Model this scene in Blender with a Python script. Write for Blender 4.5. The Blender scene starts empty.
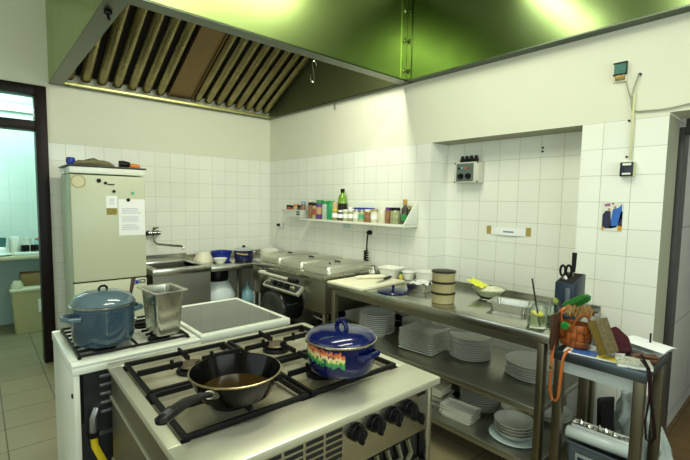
import bpy, bmesh, math, random
from mathutils import Vector, Matrix, noise
random.seed(11)
sc = bpy.context.scene
COL = sc.collection
PI = math.pi
R = math.radians
def rnd(a, b): return a + (b - a) * random.random()

# ------------------------------------------------------------------ mesh builder
class B:
    def __init__(s):
        s.bm = bmesh.new(); s.mi = 0
    def _pre(s):
        s.ov = set(s.bm.verts); s.of = set(s.bm.faces)
    def _post(s, M=None):
        if M is not None:
            for v in s.bm.verts:
                if v not in s.ov: v.co = M @ v.co
        for f in s.bm.faces:
            if f not in s.of: f.material_index = s.mi
        return s
    def m(s, i): s.mi = i; return s
    def box(s, x0, x1, y0, y1, z0, z1, bev=0, seg=2, M=None):
        s._pre()
        vs = bmesh.ops.create_cube(s.bm, size=1)['verts']
        for v in vs:
            v.co = Vector((x0 + (v.co.x + .5) * (x1 - x0), y0 + (v.co.y + .5) * (y1 - y0), z0 + (v.co.z + .5) * (z1 - z0)))
        if bev:
            es = list({e for v in vs for e in v.link_edges})
            bmesh.ops.bevel(s.bm, geom=es, offset=bev, segments=seg, profile=.5, affect='EDGES')
        return s._post(M)
    def lathe(s, prof, seg=32, c=(0, 0, 0), M=None, a0=0, sx=1, sy=1):
        s._pre(); bm = s.bm; rings = []
        for r, z in prof:
            if r < 1e-6: rings.append([bm.verts.new((c[0], c[1], c[2] + z))])
            else: rings.append([bm.verts.new((c[0] + sx * r * math.cos(a0 + 2 * PI * k / seg), c[1] + sy * r * math.sin(a0 + 2 * PI * k / seg), c[2] + z)) for k in range(seg)])
        for A, D in zip(rings, rings[1:]):
            if len(A) == 1 and len(D) == 1: continue
            for k in range(seg):
                j = (k + 1) % seg
                if len(A) == 1: bm.faces.new((A[0], D[j], D[k]))
                elif len(D) == 1: bm.faces.new((A[k], A[j], D[0]))
                else: bm.faces.new((A[k], A[j], D[j], D[k]))
        return s._post(M)
    def tube(s, pts, r, seg=8, closed=False, M=None, flat=1.0, up=None):
        s._pre(); bm = s.bm
        P = [Vector(p) for p in pts]; n = len(P)
        rs = r if isinstance(r, (list, tuple)) else [r] * n
        rings = []; nrm = Vector(up) if up else None
        for i in range(n):
            if closed: t = P[(i + 1) % n] - P[i - 1]
            else: t = P[min(i + 1, n - 1)] - P[max(i - 1, 0)]
            t.normalize()
            if nrm is None:
                nrm = t.cross(Vector((0, 0, 1)))
                if nrm.length < 1e-3: nrm = t.cross(Vector((1, 0, 0)))
            nrm = nrm - t * nrm.dot(t)
            if nrm.length < 1e-5: nrm = t.orthogonal()
            nrm.normalize(); b = t.cross(nrm)
            rings.append([bm.verts.new(P[i] + rs[i] * (math.cos(2 * PI * k / seg) * nrm + flat * math.sin(2 * PI * k / seg) * b)) for k in range(seg)])
        for i in range(n if closed else n - 1):
            A, D = rings[i], rings[(i + 1) % n]
            for k in range(seg):
                j = (k + 1) % seg
                bm.faces.new((A[k], A[j], D[j], D[k]))
        if not closed:
            bm.faces.new(rings[0][::-1]); bm.faces.new(rings[-1])
        return s._post(M)
    def prism(s, poly, h0, h1, ax='z', bev=0, M=None):
        s._pre(); bm = s.bm
        f = {'z': lambda a, b, h: (a, b, h), 'y': lambda a, b, h: (a, h, b), 'x': lambda a, b, h: (h, a, b)}[ax]
        A = [bm.verts.new(f(a, b, h0)) for a, b in poly]; D = [bm.verts.new(f(a, b, h1)) for a, b in poly]
        n = len(poly)
        bm.faces.new(A[::-1]); bm.faces.new(D)
        for k in range(n):
            j = (k + 1) % n; bm.faces.new((A[k], A[j], D[j], D[k]))
        if bev:
            vs = A + D
            es = list({e for v in vs for e in v.link_edges})
            bmesh.ops.bevel(bm, geom=es, offset=bev, segments=2, profile=.5, affect='EDGES')
        return s._post(M)
    def grid(s, fn, nu, nv, wrap=False, M=None):
        s._pre(); bm = s.bm
        V = [[bm.verts.new(fn(i / (nu if wrap else nu - 1), j / (nv - 1))) for i in range(nu)] for j in range(nv)]
        for j in range(nv - 1):
            for i in range(nu if wrap else nu - 1):
                k = (i + 1) % nu
                bm.faces.new((V[j][i], V[j][k], V[j + 1][k], V[j + 1][i]))
        return s._post(M)
    def loft(s, rings, caps=True, M=None):
        s._pre(); bm = s.bm
        V = [[bm.verts.new(p) for p in r] for r in rings]; n = len(rings[0])
        for A, D in zip(V, V[1:]):
            for k in range(n):
                j = (k + 1) % n; bm.faces.new((A[k], A[j], D[j], D[k]))
        if caps: bm.faces.new(V[0][::-1]); bm.faces.new(V[-1])
        return s._post(M)

def rrect(hx, hy, r, n=5, cx=0, cy=0):
    out = []
    for (sx, sy, a) in ((1, 1, 0), (-1, 1, 90), (-1, -1, 180), (1, -1, 270)):
        for k in range(n + 1):
            t = R(a + 90 * k / n)
            out.append((cx + sx * (hx - r) + r * math.cos(t), cy + sy * (hy - r) + r * math.sin(t)))
    return out
def ring(hx, hy, r, z, n=5): return [(a, b, z) for a, b in rrect(hx, hy, r, n)]
def TR(x=0, y=0, z=0, rx=0, ry=0, rz=0):
    return Matrix.Translation((x, y, z)) @ Matrix.Rotation(R(rz), 4, 'Z') @ Matrix.Rotation(R(ry), 4, 'Y') @ Matrix.Rotation(R(rx), 4, 'X')

def build(name, b, mats, parent=None, off=None, smooth=35):
    bm = b.bm
    if off is not None:
        for v in bm.verts: v.co -= Vector(off)
    bmesh.ops.recalc_face_normals(bm, faces=bm.faces[:])
    me = bpy.data.meshes.new(name); bm.to_mesh(me); bm.free()
    for mt in (mats if isinstance(mats, (list, tuple)) else [mats]): me.materials.append(mt)
    me.shade_smooth(); me.set_sharp_from_angle(angle=R(smooth))
    o = bpy.data.objects.new(name, me); COL.objects.link(o)
    if parent is not None: o.parent = parent
    return o
def tag(o, label, cat, group=None):
    o['label'] = label; o['category'] = cat
    if group: o['group'] = group
    return o
def thing(name, label, cat, loc=(0, 0, 0), rz=0, group=None):
    o = bpy.data.objects.new(name, None); COL.objects.link(o)
    o.location = loc; o.rotation_euler = (0, 0, R(rz)); o.empty_display_size = .05
    return tag(o, label, cat, group)
def part(t, name, b, mats, w=False, label=None, smooth=35):
    root = t
    off = None
    if w:
        while root.parent: root = root.parent
        off = root.location
    o = build(name, b, mats, t, off, smooth)
    if label: o['label'] = label
    return o
def solo(name, b, mats, label, cat, loc=(0, 0, 0), rz=0, group=None, w=False, smooth=35):
    o = build(name, b, mats, None, loc if w else None, smooth)
    o.location = loc; o.rotation_euler = (0, 0, R(rz))
    return tag(o, label, cat, group)
def struct(name, b, mats, parent=None, smooth=35):
    o = build(name, b, mats, parent, None, smooth)
    if parent is None: o['kind'] = 'structure'
    return o
def dup(root, loc, rz, label, group=None):
    r = root.copy(); COL.objects.link(r); r.location = loc; r.rotation_euler = (root.rotation_euler[0], root.rotation_euler[1], R(rz)); r['label'] = label
    if group: r['group'] = group
    for ch in list(root.children):
        c = ch.copy(); COL.objects.link(c); c.parent = r
        for g in list(ch.children):
            d = g.copy(); COL.objects.link(d); d.parent = c
    return r

# ------------------------------------------------------------------ materials
def new_mat(name):
    m = bpy.data.materials.new(name); m.use_nodes = True
    nt = m.node_tree; p = nt.nodes['Principled BSDF']
    return m, nt, p
def rgba(c): return (c[0], c[1], c[2], 1)
def math_n(nt, op, a, b=None, c=None):
    n = nt.nodes.new('ShaderNodeMath'); n.operation = op
    for i, v in enumerate((a, b, c)):
        if v is None: continue
        if isinstance(v, (int, float)): n.inputs[i].default_value = v
        else: nt.links.new(v, n.inputs[i])
    return n.outputs[0]
def mix_n(nt, fac, a, b):
    n = nt.nodes.new('ShaderNodeMix'); n.data_type = 'RGBA'
    for s, v in ((n.inputs[0], fac), (n.inputs[6], a), (n.inputs[7], b)):
        if isinstance(v, (int, float)): s.default_value = v
        elif isinstance(v, tuple): s.default_value = rgba(v)
        else: nt.links.new(v, s)
    return n.outputs[2]
def noise_n(nt, vec, scale, detail=3):
    n = nt.nodes.new('ShaderNodeTexNoise'); n.inputs['Scale'].default_value = scale; n.inputs['Detail'].default_value = detail
    if vec is not None: nt.links.new(vec, n.inputs['Vector'])
    return n.outputs[0]
def ramp_n(nt, fac, stops, interp='LINEAR'):
    n = nt.nodes.new('ShaderNodeValToRGB'); n.color_ramp.interpolation = interp
    e = n.color_ramp.elements
    while len(e) < len(stops): e.new(.5)
    for k, (p, c) in enumerate(stops): e[k].position = p; e[k].color = rgba(c)
    nt.links.new(fac, n.inputs[0]); return n.outputs[0]
def bump_n(nt, p, h, dist=.002, strength=.5):
    n = nt.nodes.new('ShaderNodeBump'); n.inputs['Distance'].default_value = dist; n.inputs['Strength'].default_value = strength
    nt.links.new(h, n.inputs['Height']); nt.links.new(n.outputs[0], p.inputs['Normal'])
def objco(nt):
    n = nt.nodes.new('ShaderNodeTexCoord'); return n.outputs['Object']
def worldpos(nt):
    n = nt.nodes.new('ShaderNodeNewGeometry'); return n.outputs['Position']
def sep(nt, v):
    n = nt.nodes.new('ShaderNodeSeparateXYZ'); nt.links.new(v, n.inputs[0]); return n.outputs

def mat(name, col, rough=.5, metal=0, var=0, col2=None, scale=25, bump=0, trans=0, ior=1.45, coat=0, rvar=0, stretch=None, alpha=1, spec=.5):
    m, nt, p = new_mat(name)
    p.inputs['Base Color'].default_value = rgba(col); p.inputs['Roughness'].default_value = rough; p.inputs['Metallic'].default_value = metal
    p.inputs['Transmission Weight'].default_value = trans; p.inputs['IOR'].default_value = ior; p.inputs['Coat Weight'].default_value = coat
    p.inputs['Alpha'].default_value = alpha; p.inputs['Specular IOR Level'].default_value = spec
    if var or bump or rvar:
        v = objco(nt)
        if stretch:
            mp = nt.nodes.new('ShaderNodeMapping'); mp.inputs['Scale'].default_value = stretch
            nt.links.new(v, mp.inputs[0]); v = mp.outputs[0]
        n = noise_n(nt, v, scale, 5)
        if var:
            c2 = col2 or tuple(x * .6 for x in col)
            f = math_n(nt, 'MULTIPLY', math_n(nt, 'SMOOTH_MIN', math_n(nt, 'MAXIMUM', math_n(nt, 'MULTIPLY_ADD', n, 2.2, -.6), 0), 1, .1), var)
            nt.links.new(mix_n(nt, f, col, c2), p.inputs['Base Color'])
        if rvar: nt.links.new(math_n(nt, 'MULTIPLY_ADD', n, rvar, rough - rvar / 2), p.inputs['Roughness'])
        if bump: bump_n(nt, p, n, bump)
    return m

def tile_mat(name, axis, uoff, voff, size, tile, grout, paint=None, top=None, gw=.014, rough=.18, sizev=None, var=.03, bump=.0015):
    m, nt, p = new_mat(name)
    pos = sep(nt, worldpos(nt)); u = pos[axis[0]]; v = pos[axis[1]]
    sizev = sizev or size
    uu = math_n(nt, 'DIVIDE', math_n(nt, 'SUBTRACT', u, uoff), size); vv = math_n(nt, 'DIVIDE', math_n(nt, 'SUBTRACT', v, voff), sizev)
    def edge(x):
        f = math_n(nt, 'FRACT', x); return math_n(nt, 'MINIMUM', f, math_n(nt, 'SUBTRACT', 1, f))
    e = math_n(nt, 'MINIMUM', edge(uu), edge(vv))
    mask = math_n(nt, 'SMOOTH_MIN', math_n(nt, 'DIVIDE', e, gw), 1, .2)
    mask = math_n(nt, 'MAXIMUM', mask, 0)
    comb = nt.nodes.new('ShaderNodeCombineXYZ')
    nt.links.new(math_n(nt, 'FLOOR', uu), comb.inputs[0]); nt.links.new(math_n(nt, 'FLOOR', vv), comb.inputs[1])
    wn = nt.nodes.new('ShaderNodeTexWhiteNoise'); wn.noise_dimensions = '2D'; nt.links.new(comb.outputs[0], wn.inputs[0])
    dirt = noise_n(nt, worldpos(nt), 2.5, 4)
    t2 = tuple(x * (1 - var * 2.5) for x in tile)
    c = mix_n(nt, math_n(nt, 'MULTIPLY_ADD', wn.outputs[0], .5, math_n(nt, 'MULTIPLY', dirt, .5)), tile, t2)
    c = mix_n(nt, mask, grout, c)
    ro = math_n(nt, 'MULTIPLY_ADD', mask, rough - .8, .8)
    h = mask
    if paint:
        k = math_n(nt, 'GREATER_THAN', pos[2], top)
        pn = noise_n(nt, worldpos(nt), 6, 4)
        pc = mix_n(nt, math_n(nt, 'MULTIPLY', pn, .25), paint, tuple(x * .82 for x in paint))
        c = mix_n(nt, k, c, pc)
        ro = math_n(nt, 'ADD', math_n(nt, 'MULTIPLY', ro, math_n(nt, 'SUBTRACT', 1, k)), math_n(nt, 'MULTIPLY', k, .7))
        h = math_n(nt, 'MULTIPLY', mask, math_n(nt, 'SUBTRACT', 1, k))
    nt.links.new(c, p.inputs['Base Color']); nt.links.new(ro, p.inputs['Roughness'])
    bump_n(nt, p, h, bump, .6)
    return m
def emit(name, col, s):
    m, nt, p = new_mat(name)
    p.inputs['Base Color'].default_value = rgba(col); p.inputs['Emission Color'].default_value = rgba(col); p.inputs['Emission Strength'].default_value = s
    return m

PAINT = (.755, .75, .615); TILE = (.87, .88, .80); GROUT = (.36, .37, .26)
M_wb = tile_mat('wall_back_tiles', (0, 2), .02, 1.93, .15, TILE, (.43, .43, .28), PAINT, 1.935)
M_wr = tile_mat('wall_right_tiles', (1, 2), 0, 1.93, .15, TILE, GROUT, PAINT, 1.935)
M_rec = tile_mat('recess_tiles', (1, 2), -.015, 1.93, .15, TILE, GROUT)
M_rev = tile_mat('reveal_tiles', (0, 2), .0, 1.93, .15, TILE, GROUT)
M_paint = mat('wall_paint', PAINT, .7, var=.25, col2=(.66, .66, .5), scale=4)
M_ceil = mat('ceiling_paint', (.8, .8, .7), .8)
M_floor = tile_mat('floor_tiles', (0, 1), -2.32, -.87, .295, (.25, .21, .115), (.045, .038, .02), rough=.45, gw=.016, var=.12, bump=.002)
M_hall = tile_mat('hall_tiles', (0, 1), .9, -3.9, .15, (.17, .095, .025), (.05, .03, .01), rough=.5, gw=.03, var=.12)
M_teal = tile_mat('scullery_tiles', (0, 2), -2.4, 1.7, .16, (.72, .82, .78), (.5, .6, .58), (.74, .82, .78), 1.93)
M_steel = mat('brushed_steel', (.55, .54, .47), .27, 1, var=.35, col2=(.40, .39, .33), scale=7, rvar=.14)
M_steel_top = mat('worn_steel_top', (.74, .73, .60), .38, .7, var=.4, col2=(.50, .49, .38), scale=6, rvar=.15)
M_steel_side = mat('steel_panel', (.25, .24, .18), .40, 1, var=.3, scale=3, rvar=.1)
M_table = mat('table_steel', (.56, .56, .50), .24, 1, var=.4, col2=(.38, .38, .33), scale=5, rvar=.16)
M_shelf = mat('shelf_steel', (.46, .46, .40), .36, 1, var=.4, scale=5, rvar=.1)
M_hood = mat('hood_steel', (.36, .47, .17), .32, 1, var=.3, col2=(.24, .34, .10), scale=2.5, rvar=.1)
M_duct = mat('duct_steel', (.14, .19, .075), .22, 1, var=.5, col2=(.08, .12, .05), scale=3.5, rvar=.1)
M_hoodrim = mat('hood_rim', (.115, .14, .10), .36, 1, var=.2, scale=8)
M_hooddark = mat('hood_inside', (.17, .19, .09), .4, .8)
M_baffle = mat('baffle_metal', (.33, .29, .14), .30, 1, var=.6, col2=(.16, .12, .05), scale=9, rvar=.2)
M_black = mat('black_plastic', (.005, .005, .006), .4, spec=.25)
M_iron = mat('cast_iron', (.007, .007, .007), .5, bump=.001, scale=180, spec=.2)
M_nonstick = mat('nonstick', (.003, .0025, .002), .16, 0, spec=.18)
M_void = mat('opening_shade', (.01, .009, .008), .8)  # near-black stands in for the shade inside slots, gaps and openings
M_enam = mat('white_enamel', (.74, .77, .68), .22, var=.15, col2=(.6, .6, .5), scale=9)
M_fridge = mat('fridge_enamel', (.53, .56, .41), .35, var=.15, col2=(.49, .51, .37), scale=2)
M_white = mat('white_ceramic', (.80, .81, .74), .14, coat=.3)
M_plate = mat('plate_ceramic', (.76, .78, .74), .12, coat=.3)
M_cream = mat('cream_plastic', (.76, .73, .56), .4)
M_whitep = mat('white_plastic', (.80, .80, .72), .4)
M_board = mat('cutting_board_plastic', (.80, .78, .58), .45, var=.25, col2=(.70, .66, .42), scale=14)
M_blue = mat('blue_enamel', (.003, .007, .07), .12, coat=.15, spec=.4)
M_bluep = mat('blue_plastic', (.012, .035, .32), .35)
M_tan = mat('tan_plastic', (.37, .32, .16), .45)
M_brown = mat('brown_wood', (.07, .028, .014), .5, var=.6, col2=(.035, .014, .007), scale=10, stretch=(8, 8, 1))
M_dframe = mat('door_frame_brown', (.010, .005, .005), .45, spec=.25)
M_glass = mat('clear_glass', (.92, .97, .93), .02, trans=1, ior=1.3)
M_film = mat('clear_film', (.85, .88, .84), .25, trans=.55, ior=1.2, var=.3, col2=(.95, .97, .95), scale=12)
M_paper = mat('white_paper', (.84, .85, .84), .8)
M_ink = mat('printed_ink', (.25, .3, .42), .8)
M_darkink = mat('dark_ink', (.05, .05, .05), .8)
M_chrome = mat('chrome', (.45, .46, .43), .12, 1)
M_cap = mat('ceramic_hob_glass', (.035, .045, .035), .03, 0, coat=.3)
M_rub = mat('black_rubber', (.006, .006, .006), .6, spec=.2)

# ------------------------------------------------------------------ camera
cam = bpy.data.cameras.new('camera'); co = bpy.data.objects.new('camera', cam); COL.objects.link(co)
yaw, pitch, roll = .72441, .07945, .01562
f = Vector((math.sin(yaw) * math.cos(pitch), math.cos(yaw) * math.cos(pitch), -math.sin(pitch)))
r0 = Vector((math.cos(yaw), -math.sin(yaw), 0)); u0 = r0.cross(f)
r1 = math.cos(roll) * r0 + math.sin(roll) * u0; u1 = -math.sin(roll) * r0 + math.cos(roll) * u0
mw = Matrix(((r1.x, u1.x, -f.x, -2.70076), (r1.y, u1.y, -f.y, -4.44338), (r1.z, u1.z, -f.z, 1.45966), (0, 0, 0, 1)))
co.matrix_world = mw
cam.sensor_width = 36; cam.lens = 36 * 418.162 / 690; cam.shift_y = 5 / 690; cam.clip_start = .02
sc.camera = co

# ------------------------------------------------------------------ setting
RX, RY, RXL = 0.0, -6.6, -5.2           # right wall, rear wall, left wall
CEIL = 3.12
struct('floor', B().box(-5.3, 0, -6.8, 1.9, -.1, 0), M_floor)
struct('floor_hall', B().box(0.001, 2.6, -6.8, -3.2, -.1, 0), M_hall)
struct('ceiling', B().box(-5.3, .4, -6.8, .16, CEIL, CEIL + .1), M_ceil)
# back wall with doorway
b = B().box(-2.205, .45, 0, .14, 0, CEIL).box(-3.25, -2.205, 0, .14, 2.40, CEIL).box(-5.3, -3.25, 0, .14, 0, CEIL)
struct('wall_back', b, M_wb)
# right wall with the recess and the passage opening
b = B().box(0, .45, -2.405, 0, 0, CEIL)                       # left of recess
b.box(0, .45, -3.487, -2.405, 1.93, CEIL)                     # lintel
b.box(0, .24, -3.9, -3.487, 0, CEIL)                          # pier
b.box(0, .24, -6.8, -3.9, 1.945, CEIL)                        # above passage
b.box(0, .24, -6.8, -4.95, 0, 1.945)
struct('wall_right', b, M_wr)
struct('wall_recess', B().box(.2, .45, -3.487, -2.405, 0, 1.93), M_rec)
struct('wall_passage', B().box(.245, 2.5, -3.875, -3.7, 0, 2.5), tile_mat('passage_tiles', (0, 2), .0, 1.33, .62, (.62, .64, .58), (.35, .37, .33), rough=.4))
struct('wall_hall', B().box(2.4, 2.5, -6.8, -3.875, 0, 2.5), M_paint)
struct('ceiling_hall', B().box(.245, 2.5, -6.8, -3.7, 2.5, 2.6), M_ceil)
# left and rear walls with windows the daylight comes in by
b = B()
b.box(-5.3, RXL, -6.8, .14, 0, .95).box(-5.3, RXL, -6.8, .14, 2.5, CEIL).box(-5.3, RXL, -6.8, -5.3, .95, 2.5).box(-5.3, RXL, -1.6, .14, .95, 2.5)
struct('wall_left', b, M_paint)
b = B()
b.box(-5.2, 0, -6.8, RY, 0, .95).box(-5.2, 0, -6.8, RY, 2.6, CEIL).box(-5.2, -3.6, -6.8, RY, .95, 2.6).box(-.4, 0, -6.8, RY, .95, 2.6)
struct('wall_front', b, M_paint)
def window(name, x0, x1, y0, y1, z0, z1, n):
    b = B(); t = .05
    lx = abs(x1 - x0) > abs(y1 - y0)
    b.box(x0, x1, y0, y1, z0, z0 + t).box(x0, x1, y0, y1, z1 - t, z1)
    for k in range(n + 1):
        if lx:
            c = x0 + (x1 - x0 - t) * k / n; b.box(c, c + t, y0, y1, z0 + t, z1 - t)
        else:
            c = y0 + (y1 - y0 - t) * k / n; b.box(x0, x1, c, c + t, z0 + t, z1 - t)
    struct(name, b, M_whitep)
window('window_1', -5.27, -5.22, -5.3, -1.6, .95, 2.5, 3)
window('window_2', -3.6, -.4, -6.74, -6.69, .95, 2.6, 3)

# scullery seen through the open doorway
struct('wall_far', B().box(-3.9, -1.3, 1.68, 1.8, 0, 2.8), M_teal)
struct('wall_side', B().box(-1.4, -1.3, .14, 1.68, 0, 2.8), M_teal)
struct('wall_side_left', B().box(-3.9, -3.8, .14, 1.68, 0, 2.8), M_teal)
struct('ceiling_scullery', B().box(-3.9, -1.3, .14, 1.8, 2.8, 2.9), M_ceil)

# door frame with transom light
d = bpy.data.objects.new('door_1', None); COL.objects.link(d); d['kind'] = 'structure'
b = B().box(-2.292, -2.207, -.025, .12, 0, 2.395, .004).box(-3.245, -3.165, -.025, .12, 0, 2.395, .004)
b.box(-3.165, -2.292, -.025, .12, 2.312, 2.395, .004).box(-3.165, -2.292, -.02, .12, 2.02, 2.10, .004)
build('door_frame', b, M_dframe, d)
build('transom_pane', B().box(-3.165, -2.292, .05, .055, 2.10, 2.312), mat('transom_glass', (.9, .97, .95), .05, trans=1, ior=1.05), d)
# metal frame of the passage on the right
d = bpy.data.objects.new('door_2', None); COL.objects.link(d); d['kind'] = 'structure'
M_dm = mat('grey_frame_metal', (.07, .07, .07), .4, .4)
b = B().box(.25, .31, -3.925, -3.876, 0, 1.90, .003).box(.315, .40, -3.92, -3.876, 0, 1.90, .003)
b.box(.25, .31, -4.93, -3.925, 1.86, 1.945, .003)
build('door_frame', b, M_dm, d)
build('door_seal', B().box(.31, .315, -3.915, -3.876, 0, 1.90), M_black, d)

# ------------------------------------------------------------------ extractor hood
HX0, HY0, HZ = -2.185, -2.19, 2.43
t = thing('extractor_hood', 'large stainless steel extractor hood with baffle filters in the room corner', 'extractor hood', (HX0, HY0, HZ))
b = B()
b.box(HX0, -.004, HY0, HY0 + .012, HZ + .001, CEIL - .003)
b.box(HX0, HX0 + .012, HY0 + .012, -.004, HZ + .001, CEIL - .003)
part(t, 'canopy', b, [M_hood], w=True)
b = B()
W = .095
b.box(HX0, HX0 + W, HY0, -.004, HZ - .006, HZ + .004)
b.box(HX0 + W, -.004, HY0, HY0 + W, HZ - .006, HZ + .004)
b.box(HX0 + W, -.004, -.06, -.004, HZ - .006, HZ + .004)
b.box(-.05, -.004, HY0 + W, -.06, HZ - .006, HZ + .004)
b.box(HX0 + W - .006, HX0 + W, HY0 + W, -.06, HZ + .004, HZ + .05)
b.box(HX0 + W, -.05, HY0 + W - .006, HY0 + W, HZ + .004, HZ + .05)
part(t, 'bottom_rim', b, M_hoodrim, w=True)
M_gut = mat('gutter_metal', (.62, .60, .26), .35, 1)
part(t, 'grease_gutter', B().box(HX0 + W, -.055, -.105, -.065, HZ - .004, HZ + .02, .003), M_gut, w=True, label='yellowish drip gutter along the back edge')
b = B()
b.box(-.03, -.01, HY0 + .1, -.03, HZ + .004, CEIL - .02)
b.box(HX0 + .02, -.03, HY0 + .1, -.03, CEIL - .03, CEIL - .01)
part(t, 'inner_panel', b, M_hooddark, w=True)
th = R(27); DL = 1.35
def bafM(x): return Matrix.Translation((x, -.09, HZ + .03)) @ Matrix.Rotation(-th, 4, 'X') @ Matrix.Rotation(PI, 4, 'Z')
def baffles(x0, x1, n, name):
    b = B(); pitch = (x1 - x0) / n
    for k in range(n):
        cx = x0 + pitch * (k + .5); w = pitch * .33
        def fn(u, v, cx=cx, w=w):
            a = (u - .5) * 2
            return Vector((a * w, v * DL, -.028 * (1 - a * a) ** .6 if abs(a) < 1 else 0))
        # the slat: a shallow trough hanging below the filter plane
        b.grid(fn, 9, 2, M=Matrix.Translation((cx, -.09, HZ + .06)) @ Matrix.Rotation(-th, 4, 'X') @ Matrix.Scale(-1, 4, (0, 1, 0)))
        Mx = Matrix.Translation((cx, -.09, HZ + .06)) @ Matrix.Rotation(-th, 4, 'X') @ Matrix.Scale(-1, 4, (0, 1, 0))
        b.box(-w, w, 0, DL, .002, .004, M=Mx)
    o = part(t, 'baffle_filter', b, M_baffle, w=True)
baffles(HX0 + .07, -1.235, 7, 'f')
baffles(-.985, -.06, 8, 'f')
Mx = Matrix.Translation((0, -.09, HZ + .06)) @ Matrix.Rotation(-th, 4, 'X') @ Matrix.Scale(-1, 4, (0, 1, 0))
b = B().box(HX0 + .02, -.035, -.02, DL + .1, .05, .06, M=Mx)
part(t, 'filter_backing', b, M_void, w=True)
b = B().box(-1.225, -.995, 0, DL, -.012, -.002, M=Mx).box(-1.23, -1.222, 0, DL, -.03, .01, M=Mx).box(-.998, -.99, 0, DL, -.03, .01, M=Mx)
part(t, 'blank_panel', b, mat('blank_panel_metal', (.22, .15, .07), .42, .9), w=True, label='plain brown panel between the two filters')
b = B()
for z in (HZ + .07, HZ + .3, HZ + .52):
    b.lathe([(.016, 0), (.016, .006), (.008, .012), (0, .013)], 10, M=TR(-.115, HY0 - .003, z, rx=90))
b.box(-.15, -.085, HY0 - .006, HY0 - .0005, HZ + .005, CEIL - .004)
part(t, 'corner_strip', b, M_hood, w=True)
b = B().box(HX0 + .025, HX0 + .06, -1.95, -1.915, HZ - .022, HZ - .006, .004).tube([(HX0 + .04, -1.93, HZ - .02), (HX0 + .045, -1.94, HZ - .05)], .008)
part(t, 'fixing_bolt', b, M_black, w=True)
b = B().tube([(HX0 + .06, -.14, HZ + .05), (HX0 + .085, -.12, HZ + .01), (HX0 + .1, -.09, HZ - .002), (HX0 + .14, -.06, HZ - .012)], .005, 6)
part(t, 'drain_spout', b, M_hoodrim, w=True)

t = thing('duct_cladding', 'long stainless steel duct box high along the right wall', 'duct', (-.08, HY0, HZ))
part(t, 'front_panel', B().box(-.08, -.07, -6.5, HY0 - .008, HZ + .004, CEIL - .003), M_duct, w=True)
part(t, 'bottom_rim', B().box(-.084, -.003, -6.5, HY0 - .008, HZ - .004, HZ + .004), M_hoodrim, w=True)
b = B().box(-.09, -.0805, HY0 - .05, HY0 - .008, HZ + .004, CEIL - .004)
for z in (HZ + .07, HZ + .3, HZ + .52): b.lathe([(.012, 0), (.012, .005), (0, .01)], 8, M=TR(-.09, HY0 - .03, z, ry=-90))
part(t, 'riveted_strip', b, M_duct, w=True)
def shook(loc, rz, label, s=1):
    P = []
    for k in range(13): a = R(-30 + 210 * k / 12); P.append((.022 * math.cos(a) * s, 0, .0 + .022 * math.sin(a) * s))
    Q = []
    for k in range(13): a = R(150 - 0 + 210 * k / 12 + 0); Q.append((-.022 * s + .022 * s * math.cos(R(0 - 210 * k / 12)) - .0, 0, -.1 * s + .022 * s * math.sin(R(0 - 210 * k / 12))))
    pts = [(x, y, z - .02) for x, y, z in P][::-1]
    pts = pts[:1] + pts[1:]
    pts = [(.022 * s, 0, -.032 * s)][:0] + pts
    Q = [(x + .0, y, z) for x, y, z in Q]
    path = pts[::-1] + Q[0:]
    o = solo('s_hook', B().tube(path, .0035, 6), M_chrome, label, 'hook', loc, rz)
    return o
shook((-.892, -2.05, 2.423), 20, 'long bent wire hook hanging from the hood front rim', 1.15)
shook((-.03, -1.24, 2.425), 70, 'small hook hanging from the hood rim at the right wall', .6)

# ------------------------------------------------------------------ fridge
FX0, FX1, FY = -2.145, -1.605, -.62
t = thing('fridge', 'tall cream two-door fridge freezer with papers stuck on its door', 'fridge', (FX0, FY, 0))
part(t, 'cabinet', B().box(FX0, FX1, FY + .055, -.17, .02, 1.645, .006), M_fridge, w=True)
part(t, 'top_cap', B().box(FX0 - .003, FX1 + .003, FY + .01, -.165, 1.65, 1.702, .008), M_enam, w=True)
b = B().box(FX0, FX1, FY, FY + .05, .790, 1.640, .012)
part(t, 'upper_door', b, M_fridge, w=True)
b = B().box(FX0, FX1, FY, FY + .05, .06, .780, .012)
ld = part(t, 'lower_door', b, M_fridge, w=True)
b = B().box(FX0 + .0, FX1, FY + .02, FY + .05, .781, .789)
part(t, 'door_gap', b, M_black, w=True)
b = B().m(0).box(-1.725, -1.675, FY - .003, FY - .0005, .732, .762).m(1).box(-1.67, -1.618, FY - .003, FY - .0005, .735, .768).m(2).box(-1.72, -1.70, FY - .004, FY - .003, .742, .75).box(-1.66, -1.63, FY - .004, FY - .003, .748, .756)
part(t, 'badge', b, [M_bluep, mat('badge_grey', (.18, .19, .17), .4, .6), M_whitep], w=True, label='blue and grey maker badges')
part(t, 'plinth', B().box(FX0 + .02, FX1 - .02, FY + .06, -.18, 0.001, .06), M_black, w=True)
# things on the door
def flat_rect(b, x0, x1, z0, z1, y, th=.0015): return b.box(x0, x1, y - th, y, z0, z1)
b = flat_rect(B(), -1.815, -1.612, 1.150, 1.452, FY - .001)
t2 = thing('paper_sheet', 'white printed letter sheet held on the fridge door by a black magnet', 'paper', (-1.71, FY - .001, 1.15))
part(t2, 'sheet', b, M_paper, w=True)
b = B()
for k in range(11):
    z = 1.37 - k * .017
    if k in (3, 7): continue
    flat_rect(b, -1.79, -1.79 + rnd(.1, .15), z, z + .004, FY - .0026, .0005)
part(t2, 'printed_lines', b, M_ink, w=True)
t2 = thing('menu_card', 'small white card with a food photo at its foot, on the fridge', 'card', (-1.86, FY - .001, 1.31))
part(t2, 'card', flat_rect(B(), -1.905, -1.822, 1.325, 1.478, FY - .001), M_paper, w=True)
M_food = mat('food_photo', (.45, .30, .05), .6, var=1, col2=(.10, .13, .03), scale=60)
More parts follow.
